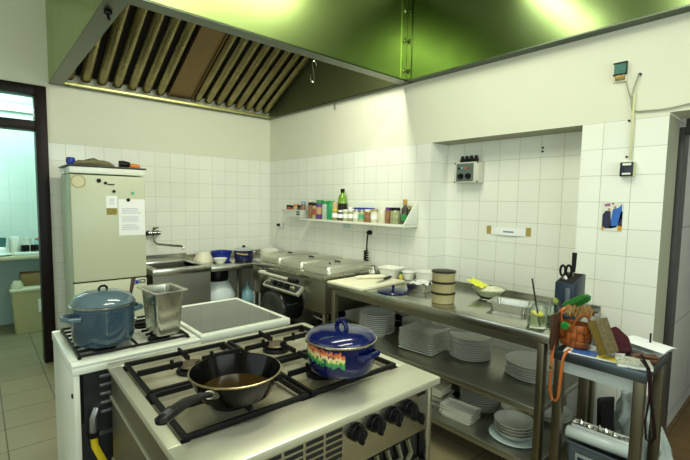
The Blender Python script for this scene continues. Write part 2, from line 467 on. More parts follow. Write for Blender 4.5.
part(t2, 'food_photo', flat_rect(B(), -1.903, -1.824, 1.325, 1.378, FY - .0027, .0005), M_food, w=True)
b = B()
for z in (1.45, 1.44, 1.425, 1.41): flat_rect(b, -1.88, -1.845, z, z + .003, FY - .0027, .0005)
part(t2, 'printed_lines', b, M_ink, w=True)
def magnet(x, z, r, m, label):
    solo('fridge_magnet', B().lathe([(0, 0), (r, 0), (r, .007), (r * .8, .009), (0, .009)], 16, M=TR(rx=90)), m, label, 'magnet', (x, FY - .0015, z))
magnet(-1.952, 1.598, .016, M_black, 'larger round black magnet at the fridge door top')
magnet(-1.845, 1.515, .012, M_black, 'small black magnet just above the menu card')
magnet(-1.74, 1.478 - .062 + .03, .014, M_black, 'black magnet holding the letter on the fridge')
magnet(-1.703, 1.505, .011, mat('green_plastic', (.10, .5, .35), .4), 'tiny green magnet above the letter')
t2 = thing('word_magnet', 'dark magnet strip with a round tip near the fridge door top', 'magnet', (-1.88, FY - .0015, 1.575))
part(t2, 'round_tip', B().lathe([(0, 0), (.012, 0), (.012, .006), (0, .006)], 14, M=TR(-1.905, FY - .001, 1.58, rx=90)), M_black, w=True)
part(t2, 'strip', B().box(-1.89, -1.84, FY - .005, FY - .001, 1.565, 1.575), M_darkink, w=True)
t2 = thing('round_sticker', 'faded round beige ring sticker on the fridge upper left', 'sticker', (-2.092, FY - .001, 1.585))
part(t2, 'ring', B().lathe([(.042, 0), (.052, 0), (.052, .001), (.042, .001), (.042, 0)], 28, M=TR(-2.092, FY - .0005, 1.585, rx=90)), mat('sticker_tan', (.42, .36, .16), .6), w=True)
part(t2, 'middle', B().lathe([(0, 0), (.042, 0), (.042, .0008), (0, .0008)], 24, M=TR(-2.092, FY - .0005, 1.585, rx=90)), mat('sticker_pale', (.60, .57, .38), .6), w=True)
# on top of the fridge
solo('baking_sheet', B().box(-.285, .285, -.235, .215, 0, .012, .004), mat('dark_tray', (.06, .055, .05), .4, .6), 'thin dark baking sheet lying on top of the fridge', 'baking sheet', (-1.875, -.385, 1.7035))
b = B(); rings = []
for k in range(9):
    u = k / 8; x = -.15 + .3 * u; hy = .05 + .02 * math.sin(5 * u); hz = .034 * (math.sin(PI * (.12 + .76 * u))) + .004 * math.sin(17 * u)
    rings.append([(x, hy * math.cos(2 * PI * j / 12), max(0.0, hz * (.9 + math.sin(2 * PI * j / 12)))) for j in range(12)])
t2 = thing('cloth_bundle', 'folded khaki cloth with a blue end on top of the fridge', 'cloth', (-1.95, -.46, 1.716))
part(t2, 'cloth', b.loft(rings), mat('khaki_cloth', (.22, .20, .11), .9, var=.5, scale=30))
part(t2, 'blue_end', B().lathe([(0, -.03), (.028, -.025), (.034, 0), (.028, .025), (0, .03)], 12, (-.165, -.01, .036)), M_bluep)
t2 = thing('torch', 'orange torch with a black head lying on the fridge top', 'torch', (-1.72, -.46, 1.716), -8)
part(t2, 'handle', B().lathe([(0, .04), (.018, .04), (.02, .06), (.022, .1), (.012, .12), (0, .12)], 14, (0, 0, 0), M=TR(0, 0, .03, ry=96)), mat('orange_plastic', (.75, .22, .02), .4))
part(t2, 'head', B().lathe([(0, -.045), (.03, -.045), (.032, -.01), (.024, .03), (.019, .042), (0, .042)], 16, M=TR(0, 0, .033, ry=90)), M_black)
solo('wooden_skewer', B().tube([(-.09, 0, .004), (.08, .03, .004)], .0035, 6), M_tan, 'thin wooden stick beside the torch on the fridge', 'skewer', (-1.84, -.5, 1.716))

# ------------------------------------------------------------------ sink table
t = thing('sink_table', 'steel sink table with a deep basin under the wall tap', 'sink', (-1.3, -.65, 0))
SZ = .832
b = B().box(-1.04, -.03, -.66, -.012, SZ - .06, SZ - .012, .006)
b.box(-1.04, -.03, -.03, -.012, SZ - .012, SZ + .04)
part(t, 'worktop', b, M_table, w=True)
b = B()
b.box(-1.57, -1.04, -.66, -.61, SZ - .05, SZ + .008, .004).box(-1.57, -1.04, -.13, -.012, SZ - .05, SZ + .008, .004)
b.box(-1.57, -1.51, -.61, -.13, SZ - .05, SZ + .008, .004).box(-1.10, -1.04, -.61, -.13, SZ - .05, SZ + .008, .004)
b.box(-1.57, -1.04, -.03, -.012, SZ + .008, SZ + .06)
part(t, 'sink_rim', b, M_table, w=True)
b = B()
b.box(-1.52, -1.09, -.62, -.61, .50, SZ - .01).box(-1.52, -1.09, -.135, -.125, .50, SZ - .01).box(-1.52, -1.51, -.61, -.135, .50, SZ - .01).box(-1.10, -1.09, -.61, -.135, .50, SZ - .01).box(-1.52, -1.09, -.62, -.125, .49, .50)
part(t, 'basin', b, M_steel_side, w=True)
part(t, 'basin_front', B().box(-1.565, -1.045, -.648, -.636, .46, SZ - .04), M_shelf, w=True)
for x, y in ((-1.53, -.6), (-.72, -.6), (-1.53, -.06), (-.1, -.06), (-1.07, -.62)):
    part(t, 'leg', B().box(x - .018, x + .018, y - .018, y + .018, 0.001, SZ - .061), M_steel_side, w=True)
part(t, 'undershelf', B().box(-1.03, -.7, -.62, -.05, .22, .245), M_shelf, w=True)
# tap on wall
t = thing('wall_tap', 'chrome mixer tap with a long bent spout on the tiled back wall', 'tap', (-1.37, -.005, 1.11))
b = B()
for x in (-1.415, -1.325): b.lathe([(0, 0), (.028, 0), (.028, .012), (.016, .018), (.016, .05), (0, .05)], 16, M=TR(x, -.001, 1.115, rx=90))
b.tube([(-1.43, -.055, 1.115), (-1.31, -.055, 1.115)], .02, 12)
part(t, 'body', b, M_chrome, w=True)
part(t, 'lever', B().tube([(-1.37, -.055, 1.135), (-1.365, -.06, 1.165), (-1.34, -.10, 1.172)], [.018, .016, .008], 10), M_chrome, w=True)
part(t, 'inlet_nut', B().lathe([(0, 0), (.024, 0), (.024, .03), (0, .03)], 6, M=TR(-1.455, -.055, 1.115, ry=90)), M_black, w=True)
P = [(-1.37, -.06, 1.095), (-1.37, -.07, 1.03), (-1.355, -.1, 1.01), (-1.28, -.2, 1.005), (-1.23, -.25, 1.0), (-1.19, -.29, .998), (-1.175, -.305, .985), (-1.17, -.31, .962)]
part(t, 'spout', B().tube(P, .011, 10), M_chrome, w=True)

# things on the worktop at the back
def bowl_prof(r, h, rb, th=.004, lip=.004):
    return [(0, 0), (rb, 0), (rb * 1.05, h * .08), ((r + rb) / 2 * 1.06, h * .45), (r - .003, h * .92), (r + lip, h), (r + lip, h + .002), (r - th, h - .002), ((r + rb) / 2 * 1.06 - th, h * .45 + th * .5), (rb * .9, h * .08 + th), (0, th + .002)]
solo('mixing_bowl', B().lathe([(0, .105), (.05, .10), (.068, .07), (.084, .02), (.088, 0), (.082, 0), (.078, .02), (.063, .065), (.045, .094), (0, .099)], 32, sx=1.15), M_cream, 'cream bowl turned upside down right of the sink', 'bowl', (-.955, -.27, SZ - .0105))
t = thing('blue_basket', 'bright blue plastic bowl with corner grips on the back worktop', 'bowl', (-.765, -.29, SZ - .011), 20); t.scale = (.84, .84, .9)
b = B().loft([ring(.075, .075, .03, 0), ring(.09, .09, .04, .05), ring(.105, .105, .045, .105), ring(.112, .112, .05, .108), ring(.112, .112, .05, .112), ring(.1, .1, .044, .108), ring(.085, .085, .038, .05), ring(.07, .07, .03, .008)])
part(t, 'bowl', b, M_bluep)
part(t, 'grip', B().box(-.125, -.108, -.04, .04, .1, .108, .003).box(.108, .125, -.04, .04, .1, .108, .003), M_bluep)
solo('small_bowl', B().lathe(bowl_prof(.068, .048, .035), 28), M_white, 'small white bowl in front of the blue plastic bowl', 'bowl', (-.865, -.47, SZ - .011))
# blue decorated pot with a lid
t = thing('enamel_pot', 'dark blue flowered pot with a pale lid on the back worktop', 'pot', (-.575, -.42, SZ - .011))
def pot_deco(name, base, zc, zh, a0, a1, o=(0.7, .20, .05), y=(.75, .62, .16), g=(.03, .22, .06)):
    m, nt, p = new_mat(name)
    p.inputs['Roughness'].default_value = .12; p.inputs['Coat Weight'].default_value = .15; p.inputs['Specular IOR Level'].default_value = .4
    v = objco(nt); s = sep(nt, v)
    ang = math_n(nt, 'ARCTAN2', s[1], s[0])
    inside = math_n(nt, 'MULTIPLY', math_n(nt, 'GREATER_THAN', ang, a0), math_n(nt, 'LESS_THAN', ang, a1))
    mp = nt.nodes.new('ShaderNodeMapping'); mp.inputs['Scale'].default_value = (1, 1, .35); nt.links.new(v, mp.inputs[0])
    n = noise_n(nt, mp.outputs[0], 120, 3)
    # tilted band: flowers above, leaves below
    z = math_n(nt, 'MULTIPLY_ADD', math_n(nt, 'SUBTRACT', n, .5), zh * 1.3, math_n(nt, 'DIVIDE', math_n(nt, 'SUBTRACT', math_n(nt, 'MULTIPLY_ADD', ang, .010, s[2]), zc), 1))
    z = math_n(nt, 'MULTIPLY_ADD', math_n(nt, 'DIVIDE', z, zh), .5, .5)
    n2 = noise_n(nt, v, 120, 1)
    col = ramp_n(nt, z, [(0, base), (.08, g), (.3, (.08, .32, .10)), (.46, y), (.58, (.75, .58, .40)), (.66, o), (.86, (.6, .16, .05)), (.98, base)])
    k = math_n(nt, 'MULTIPLY', inside, math_n(nt, 'MULTIPLY', math_n(nt, 'GREATER_THAN', z, .04), math_n(nt, 'LESS_THAN', z, .95)))
    k = math_n(nt, 'MULTIPLY', k, math_n(nt, 'SUBTRACT', 1, math_n(nt, 'MULTIPLY', math_n(nt, 'GREATER_THAN', n2, .60), .8)))
    nt.links.new(mix_n(nt, k, base, col), p.inputs['Base Color'])
    return m
M_deco2 = pot_deco('small_pot_decoration', (.010, .012, .06), .055, .012, -3.0, -1.6, (.3, .12, .04), (.5, .42, .12), (.04, .10, .05))
b = B().lathe([(0, 0), (.088, 0), (.097, .012), (.1, .05), (.1, .10), (.105, .104), (.105, .108), (.097, .106), (.095, .02), (0, .01)], 36)
part(t, 'pot_body', b, M_deco2)
b = B().lathe([(.104, .109), (.108, .112), (.1, .12), (.06, .138), (0, .142)], 32)
part(t, 'pot_lid', b, mat('pale_lid', (.45, .52, .52), .15, .3, coat=.4), label='pale grey domed lid')
part(t, 'lid_knob', B().lathe([(.012, .14), (.02, .152), (.014, .16), (0, .162)], 14), M_black)
t = thing('saucepan', 'cream saucepan with a dark handle beside the blue flowered pot', 'saucepan', (-.33, -.50, SZ - .011))
part(t, 'pan_body', B().lathe([(0, 0), (.075, 0), (.08, .03), (.082, .075), (.085, .078), (.078, .076), (.074, .012), (0, .008)], 28), M_cream)
part(t, 'pan_handle', B().tube([(.08, -.03, .06), (.13, -.06, .068), (.19, -.1, .07)], [.008, .009, .011], 8), M_black)
def plate_prof(r, h=.018, th=.004, foot=.6):
    rb = r * foot
    return [(0, .002), (rb - .01, .002), (rb - .006, 0), (rb, 0), (rb + .004, .004), (r * .82, h * .55), (r, h - .001), (r + .001, h), (r - .002, h + .0015), (r * .8, h * .55 + th), (rb, .003 + th), (0, .003 + th)]
t = thing('casserole', 'white lidded casserole in the corner behind the serving counter', 'casserole', (-.17, -.28, SZ - .011))
part(t, 'dish', B().lathe([(0, 0), (.09, 0), (.105, .02), (.11, .06), (.105, .062), (.1, .02), (0, .01)], 30), M_white)
part(t, 'lid', B().lathe([(.111, .063), (.112, .068), (.08, .09), (.03, .1), (0, .102)], 30), M_white)
part(t, 'knob', B().lathe([(.008, .1), (.018, .112), (.012, .12), (0, .122)], 12), M_white)
solo('white_bowl', B().lathe(bowl_prof(.075, .055, .04), 28), M_white, 'white bowl just left of the lidded casserole in the corner', 'bowl', (-.38, -.17, SZ - .011))
# under the sink table
t = thing('water_canister', 'pale translucent canister with sloping shoulders under the sink table', 'canister', (-.855, -.36, .246))
part(t, 'body', B().lathe([(0, 0), (.185, 0), (.192, .02), (.192, .22), (.185, .25), (.15, .32), (.125, .36), (.11, .385), (0, .385)], 36), mat('canister_plastic', (.62, .70, .70), .35))
part(t, 'lid', B().lathe([(.0, .386), (.115, .386), (.12, .40), (.12, .485), (.11, .50), (0, .50)], 32), M_black)
t = thing('funnel_bottle', 'small pale blue bottle with conical top under the back worktop', 'bottle', (-.535, -.42, .0))
M_pb = mat('pale_blue_plastic', (.25, .48, .56), .35)
part(t, 'body', B().lathe([(0, 0.001), (.09, .001), (.095, .02), (.095, .42), (.075, .46), (.02, .53), (.016, .555), (0, .555)], 24), M_pb)
part(t, 'cap', B().lathe([(.018, .55), (.018, .585), (0, .588)], 12), M_pb)

# ------------------------------------------------------------------ bain-marie counter with three lids
t = thing('serving_counter', 'steel heated serving counter with control panel against the right wall', 'serving counter', (-.69, -1.4, 0))
BZ = .885
b = B()
b.box(-.70, -.02, -1.965, -.84, BZ - .05, BZ, .005)
part(t, 'worktop', b, M_steel, w=True)
b = B().box(-.70, -.03, -1.962, -1.69, .58, BZ - .05, .004)
part(t, 'side_cabinet', b, M_steel_side, w=True)
b = B().box(-.70, -.03, -.98, -.845, .58, BZ - .05, .004)
part(t, 'end_cabinet', b, M_steel_side, w=True)
b = B().box(-.66, -.03, -1.69, -.98, .68, BZ - .05)
part(t, 'tank', b, M_shelf, w=True)
b = B().tube([(-.70, -1.08, .80), (-.765, -1.08, .805), (-.765, -1.56, .805)], .015, 10)
part(t, 'handle_bar', b, mat('bar_metal', (.72, .72, .60), .3, .6), w=True)
part(t, 'handle_grip', B().tube([(-.765, -1.56, .805), (-.765, -1.68, .805)], .019, 10), M_black, w=True)
# tilted control panel
Mp = TR(-.725, -1.41, .715, ry=-42)
cp = part(t, 'control_panel', B().box(-.046, .046, -.27, .27, -.012, .02, .004, M=Mp), mat('panel_alu', (.62, .62, .52), .35, .6), w=True)
part(cp, 'panel_face', B().box(-.033, .033, -.25, .25, .0203, .022, M=Mp), mat('panel_black', (.02, .03, .03), .3), w=True)
for k in range(5):
    y = .19 - k * .093
    part(cp, 'knob', B().lathe([(.024, 0), (.024, .012), (.016, .03), (0, .03)], 14, M=Mp @ TR(0, y, .022)), M_black if k in (1, 2, 3) else M_steel, w=True)
for x, y in ((-.68, -1.945), (-.68, -.86), (-.06, -1.94), (-.06, -.86), (-.66, -.93)):
    part(t, 'leg', B().box(x - .018, x + .018, y - .015, y + .015, 0.001, .58), M_steel, w=True)
b = B().box(-.66, -.05, -1.9, -.9, .30, .33)
part(t, 'undershelf', b, M_steel_side, w=True)
# dark kettle lying below the control panel
t = thing('stock_pot', 'black round pot lying on its side below the control panel', 'pot', (-.60, -1.20, .332), 12)
part(t, 'body', B().lathe([(0, .012), (.06, .008), (.13, 0), (.145, .004), (.155, .02), (.155, .26), (.162, .265), (.162, .272), (.148, .27), (.148, .03), (0, .03)], 40, M=TR(-.13, 0, .163, ry=90)), mat('dark_pot_metal', (.12, .13, .13), .32, .9))
part(t, 'rim', B().lathe([(.156, .004), (.159, .012), (.156, .02), (.153, .012)], 40, M=TR(-.13, 0, .163, ry=90)), M_steel)
part(t, 'grip', B().tube([(-.06, -.15, .2), (-.07, -.19, .21), (-.0, -.19, .21), (.01, -.15, .2)], .008, 8), M_steel)
t = thing('pipe_valve', 'dark pipe valve with a steel lever under the serving counter', 'valve', (-.52, -1.63, .332))
part(t, 'pipe', B().tube([(.35, .05, .09), (.0, .02, .09), (-.03, .0, .085)], .03, 12).lathe([(0, 0), (.05, 0), (.05, .06), (0, .06)], 16, (0, 0, .0)).tube([(0, 0, .02), (0, 0, .11)], .03, 12), M_iron)
part(t, 'lever', B().tube([(-.02, .03, .14), (-.03, -.04, .14), (-.03, -.16, .135)], .009, 8).tube([(0, 0, .1), (0, 0, .14)], .012, 8), M_steel)

M_lid = mat('lid_steel', (.62, .62, .53), .36, .85, var=.2, scale=5)
def gn_lid(x, y, rz, tilt, label):
    t = thing('pan_lid', label, 'lid', (x, y, BZ + .001), rz, 'steel lids on the serving counter')
    n = 6
    b = B().loft([ring(.272, .156, .03, .0, n), ring(.272, .156, .03, .012, n), ring(.265, .148, .03, .014, n), ring(.262, .142, .03, .05, n), ring(.24, .122, .03, .062, n), ring(.1, .05, .02, .065, n)])
    part(t, 'lid_plate', b, M_lid, smooth=60)
    part(t, 'lid_handle', B().tube([(-.02, -.03, .058), (-.02, -.026, .074), (-.02, .026, .074), (-.02, .03, .058)], .006, 8), M_black)
    return t
gn_lid(-.395, -1.055, 5, 0, 'steel pan lid nearest the back wall on the serving counter')
gn_lid(-.41, -1.42, 5, 0, 'middle one of three steel pan lids on the serving counter')
gn_lid(-.41, -1.785, 5, 0, 'steel pan lid nearest the cutting board on the serving counter')
solo('serving_spoon', B().tube([(0, 0, .07), (.01, .02, .085), (.02, .045, .1)], [.014, .008, .006], 8), M_black, 'dark spoon handle resting on the nearest steel pan lid', 'spoon', (-.56, -1.86, BZ - .025))

# ------------------------------------------------------------------ white gas stove (left)
SX0, SX1, SY0, SY1, ZT = -2.462, -1.992, -2.715, -2.20, .86
t = thing('gas_stove', 'white gas stove carrying the blue-grey stew pot', 'stove', (SX0, SY0, 0))
b = B().box(SX0, SX0 + .02, SY0 + .0, SY1, 0.002, ZT - .04, .003).box(SX1 - .02, SX1, SY0 + .015, SY1, .002, ZT - .04).box(SX0 + .02, SX1 - .02, SY1 - .02, SY1, .002, ZT - .04)
b.box(SX0 + .02, SX1 - .02, SY0 + .08, SY1 - .02, .002, .05)
part(t, 'side_panels', b, M_enam, w=True)
b = B().box(SX0 - .004, SX1, SY0 - .004, SY1, ZT - .04, ZT - .012, .004)
b.box(SX0 - .004, SX1, SY0 - .004, SY0 + .05, ZT - .012, ZT, .004).box(SX0 - .004, SX1, SY1 - .03, SY1, ZT - .012, ZT, .004).box(SX0 - .004, SX0 + .03, SY0 + .05, SY1 - .03, ZT - .012, ZT, .004).box(SX1 - .03, SX1, SY0 + .05, SY1 - .03, ZT - .012, ZT, .004)
part(t, 'hob_top', b, M_enam, w=True)
M_bk = mat('stove_back_grey', (.05, .055, .06), .45, .5)
bp = part(t, 'back_panel', B().box(SX0 + .02, SX1 - .02, SY0 + .05, SY0 + .06, .05, ZT - .04), M_bk, w=True)
b = B()
for k in range(5): b.box(SX0 + .09, SX0 + .24, SY0 + .038, SY0 + .05, .775 - .035 * k, .787 - .035 * k, .002)
b.box(SX0 + .06, SX0 + .2, SY0 + .04, SY0 + .05, .55, .565).box(SX0 + .06, SX0 + .14, SY0 + .038, SY0 + .05, .37, .39)
part(bp, 'vent_slats', b, mat('vent_metal', (.22, .24, .24), .4, .8), w=True)
b = B().box(SX0 + .022, SX0 + .035, SY0 + .03, SY0 + .05, .62, .80).lathe([(0, 0), (.009, 0), (.009, .004), (0, .004)], 10, M=TR(SX0 - .0005, SY0 + .02, .74, ry=-90))
part(t, 'bracket', b, M_black, w=True)
hose = part(t, 'gas_pipe', B().tube([(SX0 + .085, SY0 + .05, .66), (SX0 + .07, SY0 + .02, .665), (SX0 + .06, SY0 + .015, .64), (SX0 + .06, SY0 + .015, .57)], .014, 10), mat('pipe_grey', (.30, .31, .31), .35, .9), w=True)
part(hose, 'hose', B().tube([(SX0 + .06, SY0 + .015, .57), (SX0 + .062, SY0 + .01, .53), (SX0 + .085, SY0 + .0, .47), (SX0 + .115, SY0 - .0, .40), (SX0 + .135, SY0 + .0, .32), (SX0 + .14, SY0 + .0, .2)], .0125, 10), mat('yellow_hose', (.72, .55, .02), .4), w=True, label='yellow gas hose')
part(hose, 'pipe_nut', B().lathe([(0, 0), (.019, 0), (.019, .02), (0, .02)], 6, (SX0 + .06, SY0 + .015, .565)), M_iron, w=True)
for (x, y) in ((-2.33, -2.55), (-2.12, -2.57), (-2.33, -2.33), (-2.12, -2.33)):
    part(t, 'burner', B().lathe([(.045, 0), (.045, .01), (.035, .012), (.035, .018), (0, .02)], 24, (x, y, ZT - .011)), M_iron, w=True)
def bar(b, x0, y0, x1, y1, z0, z1, w=.004):
    dx, dy = x1 - x0, y1 - y0; L = math.hypot(dx, dy); a = math.atan2(dy, dx)
    return b.box(0, L, -w, w, z0, z1, .0015, 1, M=Matrix.Translation((x0, y0, 0)) @ Matrix.Rotation(a, 4, 'Z'))
b = B(); gz0, gz1 = ZT + .004, ZT + .014
X0, X1, Y0, Y1 = SX0 + .03, SX1 - .035, SY0 + .055, SY1 - .035
for y in (Y0, Y1): bar(b, X0, y, X1, y, gz0, gz1)
for x in (X0, (X0 + X1) / 2, X1): bar(b, x, Y0, x, Y1, gz0, gz1)
for k in range(1, 7):
    y = Y0 + (Y1 - Y0) * k / 7
    bar(b, X0, y, X0 + .14, y, gz0, gz1, .004); bar(b, X1 - .14, y, X1, y, gz0, gz1, .004)
for x in (X0, X1):
    for y in (Y0, Y1): b.box(x - .006, x + .006, y - .006, y + .006, ZT - .012, gz0)
part(t, 'pan_support', b, M_iron, w=True)

# ceramic-hob stove (right of it)
CX0, CX1, CY0, CY1 = -1.985, -1.52, -2.70, -2.12
t = thing('ceramic_stove', 'white electric stove with a dark glass ceramic hob', 'stove', (CX0, CY0, 0))
part(t, 'body', B().box(CX0 + .004, CX1 - .004, CY0 + .03, CY1 - .01, .002, ZT - .04, .004), M_enam, w=True)
b = B().box(CX0, CX1, CY0, CY0 + .035, ZT - .03, ZT + .006, .005).box(CX0, CX1, CY1 - .025, CY1, ZT - .03, ZT + .006, .005).box(CX0, CX0 + .022, CY0 + .03, CY1 - .02, ZT - .03, ZT + .006, .005).box(CX1 - .022, CX1, CY0 + .03, CY1 - .02, ZT - .03, ZT + .006, .005)
part(t, 'hob_frame', b, M_enam, w=True)
part(t, 'hob_glass', B().box(CX0 + .018, CX1 - .018, CY0 + .03, CY1 - .02, ZT - .02, ZT + .002), M_cap, w=True)
b = B()
for k in range(16): b.box(CX0 + .05 + k * .025, CX0 + .067 + k * .025, CY0 + .024, CY0 + .031, ZT - .06, ZT - .043)
part(t, 'vent_slots', b, M_void, w=True)  # solid dark boxes, the shade of the vent openings painted in

# ------------------------------------------------------------------ stew pot & gastronorm container
def crosshatch(name, col, col2):
    m, nt, p = new_mat(name); p.inputs['Roughness'].default_value = .16; p.inputs['Coat Weight'].default_value = .4
    s = sep(nt, objco(nt)); ang = math_n(nt, 'ARCTAN2', s[1], s[0])
    a = math_n(nt, 'MULTIPLY_ADD', ang, 34, math_n(nt, 'MULTIPLY', s[2], 260)); c = math_n(nt, 'MULTIPLY_ADD', ang, 34, math_n(nt, 'MULTIPLY', s[2], -260))
    d = math_n(nt, 'MAXIMUM', math_n(nt, 'SINE', math_n(nt, 'MULTIPLY', a, 2)), math_n(nt, 'SINE', math_n(nt, 'MULTIPLY', c, 2)))
    k = math_n(nt, 'MULTIPLY', math_n(nt, 'GREATER_THAN', d, .8), math_n(nt, 'LESS_THAN', s[2], .142))
    nt.links.new(mix_n(nt, k, col, col2), p.inputs['Base Color'])
    return m
GB = (.045, .088, .125)
M_gb = mat('greyblue_lit_enamel', (.085, .135, .165), .14, coat=.3)  # paler than the body: reflected light on the lid put into the colour
t = thing('stew_pot', 'blue-grey enamel stew pot with domed lid on the white gas stove', 'pot', (-2.325, -2.54, ZT + .015), 14)
part(t, 'pot_body', B().lathe([(0, 0), (.092, 0), (.104, .008), (.112, .03), (.114, .09), (.112, .148), (.117, .152), (.117, .158), (.108, .156), (.108, .03), (0, .01)], 48), crosshatch('greyblue_hatched_enamel', GB, (.004, .012, .02)))
part(t, 'rim', B().lathe([(.116, .155), (.1195, .158), (.1195, .162), (.115, .164)], 48), M_steel)
ld = part(t, 'lid', B().lathe([(.117, .164), (.114, .170), (.098, .192), (.064, .207), (.03, .213), (0, .214)], 48), M_gb)
part(ld, 'lid_knob', B().tube([(-.016, 0, .21), (-.015, 0, .222), (-.007, 0, .229), (.007, 0, .229), (.015, 0, .222), (.016, 0, .21)], .005, 8), M_black)
for s in (1, -1):
    P = [(s * .104, -.04, .118), (s * .14, -.036, .121), (s * .15, 0, .122), (s * .14, .036, .121), (s * .104, .04, .118)]
    part(t, 'pot_handle', B().tube(P, .008, 8, flat=1.3), M_gb)
t = thing('steel_container', 'deep steel food container standing on the white gas stove', 'container', (-2.098, -2.555, ZT + .015), 3)
n = 5
zt = .19
b = B().loft([ring(.048, .068, .018, 0, n), ring(.052, .072, .02, .01, n), ring(.062, .088, .02, zt - .004, n), ring(.076, .104, .012, zt, n), ring(.076, .104, .012, zt + .004, n), ring(.060, .086, .02, zt + .002, n), ring(.048, .068, .018, .012, n)])
part(t, 'container_body', b, M_steel)
t = thing('ladle', 'steel ladle handle leaning behind the blue-grey stew pot', 'ladle', (-2.19, -2.37, ZT + .016))
part(t, 'handle', B().tube([(0, 0, .03), (.01, .01, .13), (.03, .02, .215)], [.006, .007, .011], 8, flat=.6), M_brown)
part(t, 'bowl', B().lathe([(0, 0), (.02, .003), (.032, .018), (.034, .03), (.03, .028), (0, .006)], 18), M_steel)

# ------------------------------------------------------------------ big steel range
RM = TR(-1.94, -3.195, 0, rz=-1.2)
X0, X1, Y0, Y1 = -.433, .433, -.412, .418
TZ = .86
t = thing('gas_range', 'large stainless steel four-burner gas range in the middle of the kitchen', 'gas range', (-1.94, -3.195, 0), -1.2)
b = B()
wx0, wx1, wy0, wy1 = -.398, .388, -.26, .365
b.box(X0, X1, Y0, wy0, TZ - .024, TZ, .003).box(X0, X1, wy1, Y1, TZ - .024, TZ, .003).box(X0, wx0, wy0, wy1, TZ - .024, TZ, .003).box(wx1, X1, wy0, wy1, TZ - .024, TZ, .003)
part(t, 'worktop', b, M_steel_top)
part(t, 'burner_tray', B().box(wx0, wx1, wy0, wy1, TZ - .03, TZ - .018), mat('greasy_steel', (.66, .64, .50), .38, .55, var=.8, col2=(.24, .19, .10), scale=6, rvar=.2))
b = B().box(X0 + .01, X0 + .03, Y0 + .03, Y1 - .01, .06, TZ - .025)
part(t, 'side_panel', b, M_steel_side)
part(t, 'trim_strip', B().box(X0 + .004, X0 + .0099, Y0 + .03, Y1 - .01, .735, .742).box(X0 + .004, X0 + .0099, Y0 + .03, Y1 - .01, .50, .506), M_steel_top)
part(t, 'side_panel', B().box(X1 - .03, X1 - .01, Y0 + .03, Y1 - .01, .06, TZ - .025), M_steel_side)
part(t, 'rear_panel', B().box(X0 + .03, X1 - .03, Y1 - .03, Y1 - .01, .06, TZ - .025), M_steel_side)
part(t, 'top_frame', B().box(X0 + .031, X1 - .031, Y0 + .06, Y1 - .031, TZ - .09, TZ - .07), M_void)
FYr = Y0 + .028
fp = part(t, 'front_panel', B().box(X0 + .012, X1 - .035, FYr, FYr + .02, .675, TZ - .025, .002), M_steel)
part(t, 'front_post', B().box(X1 - .034, X1 - .01, FYr - .002, FYr + .03, .06, TZ - .025, .002), M_steel)
part(t, 'front_post', B().box(X0 + .012, X0 + .034, FYr - .002, FYr + .03, .06, .674, .002), M_steel)
b = B()
for c in range(6):
    for r_ in range(6): b.box(-.385 + c * .068, -.327 + c * .068, FYr - .0015, FYr + .001, .705 + r_ * .0195, .716 + r_ * .0195)
part(fp, 'louvre_slots', b, M_void)  # dark boxes set proud, shade of the louvre openings put in as colour
for kx, kz, s in ((.062, .785, 1), (.140, .785, 1), (.219, .785, 1), (.292, .785, 1), (.333, .745, .7)):
    b = B().lathe([(.026 * s, 0), (.028 * s, .006), (.026 * s, .014), (.021 * s, .016), (.019 * s, .036), (0, .038)], 20, M=TR(kx, FYr, kz, rx=90))
    b.box(-.006 * s, .006 * s, -.026 * s, .026 * s, 0, .02, .002, M=TR(kx, FYr - .02, kz, rx=90, ry=0))
    part(fp, 'knob', b, M_black)
part(fp, 'name_plate', B().box(.345, .385, FYr - .002, FYr, .805, .815), M_black)
part(t, 'oven_opening', B().box(X0 + .034, X1 - .034, FYr + .04, FYr + .05, .3, .674), M_void)  # dark sheet, shade inside the opening put into its colour
b = B()
for k in range(9): b.tube([(-.1 + k * .05, FYr + .012, .57 + .03 * (k % 2)), (-.06 + k * .05, FYr + .02, .60), (-.07 + k * .05, FYr + .03, .65)], .011, 8)
b.box(-.38, .38, FYr + .015, FYr + .035, .555, .57)
part(t, 'gas_manifold', b, M_steel_side)
od = part(t, 'oven_door', B().box(X0 + .04, X1 - .04, FYr - .012, FYr + .02, .1, .562, .004), mat('oven_door_grey', (.16, .17, .16), .35, .85))
part(od, 'door_handle', B().tube([(-.3, FYr - .012, .50), (-.3, FYr - .045, .50), (.3, FYr - .045, .50), (.3, FYr - .012, .50)], .009, 8), M_steel)
part(t, 'base', B().box(X0 + .04, X1 - .04, Y0 + .08, Y1 - .04, .001, .06), M_black)
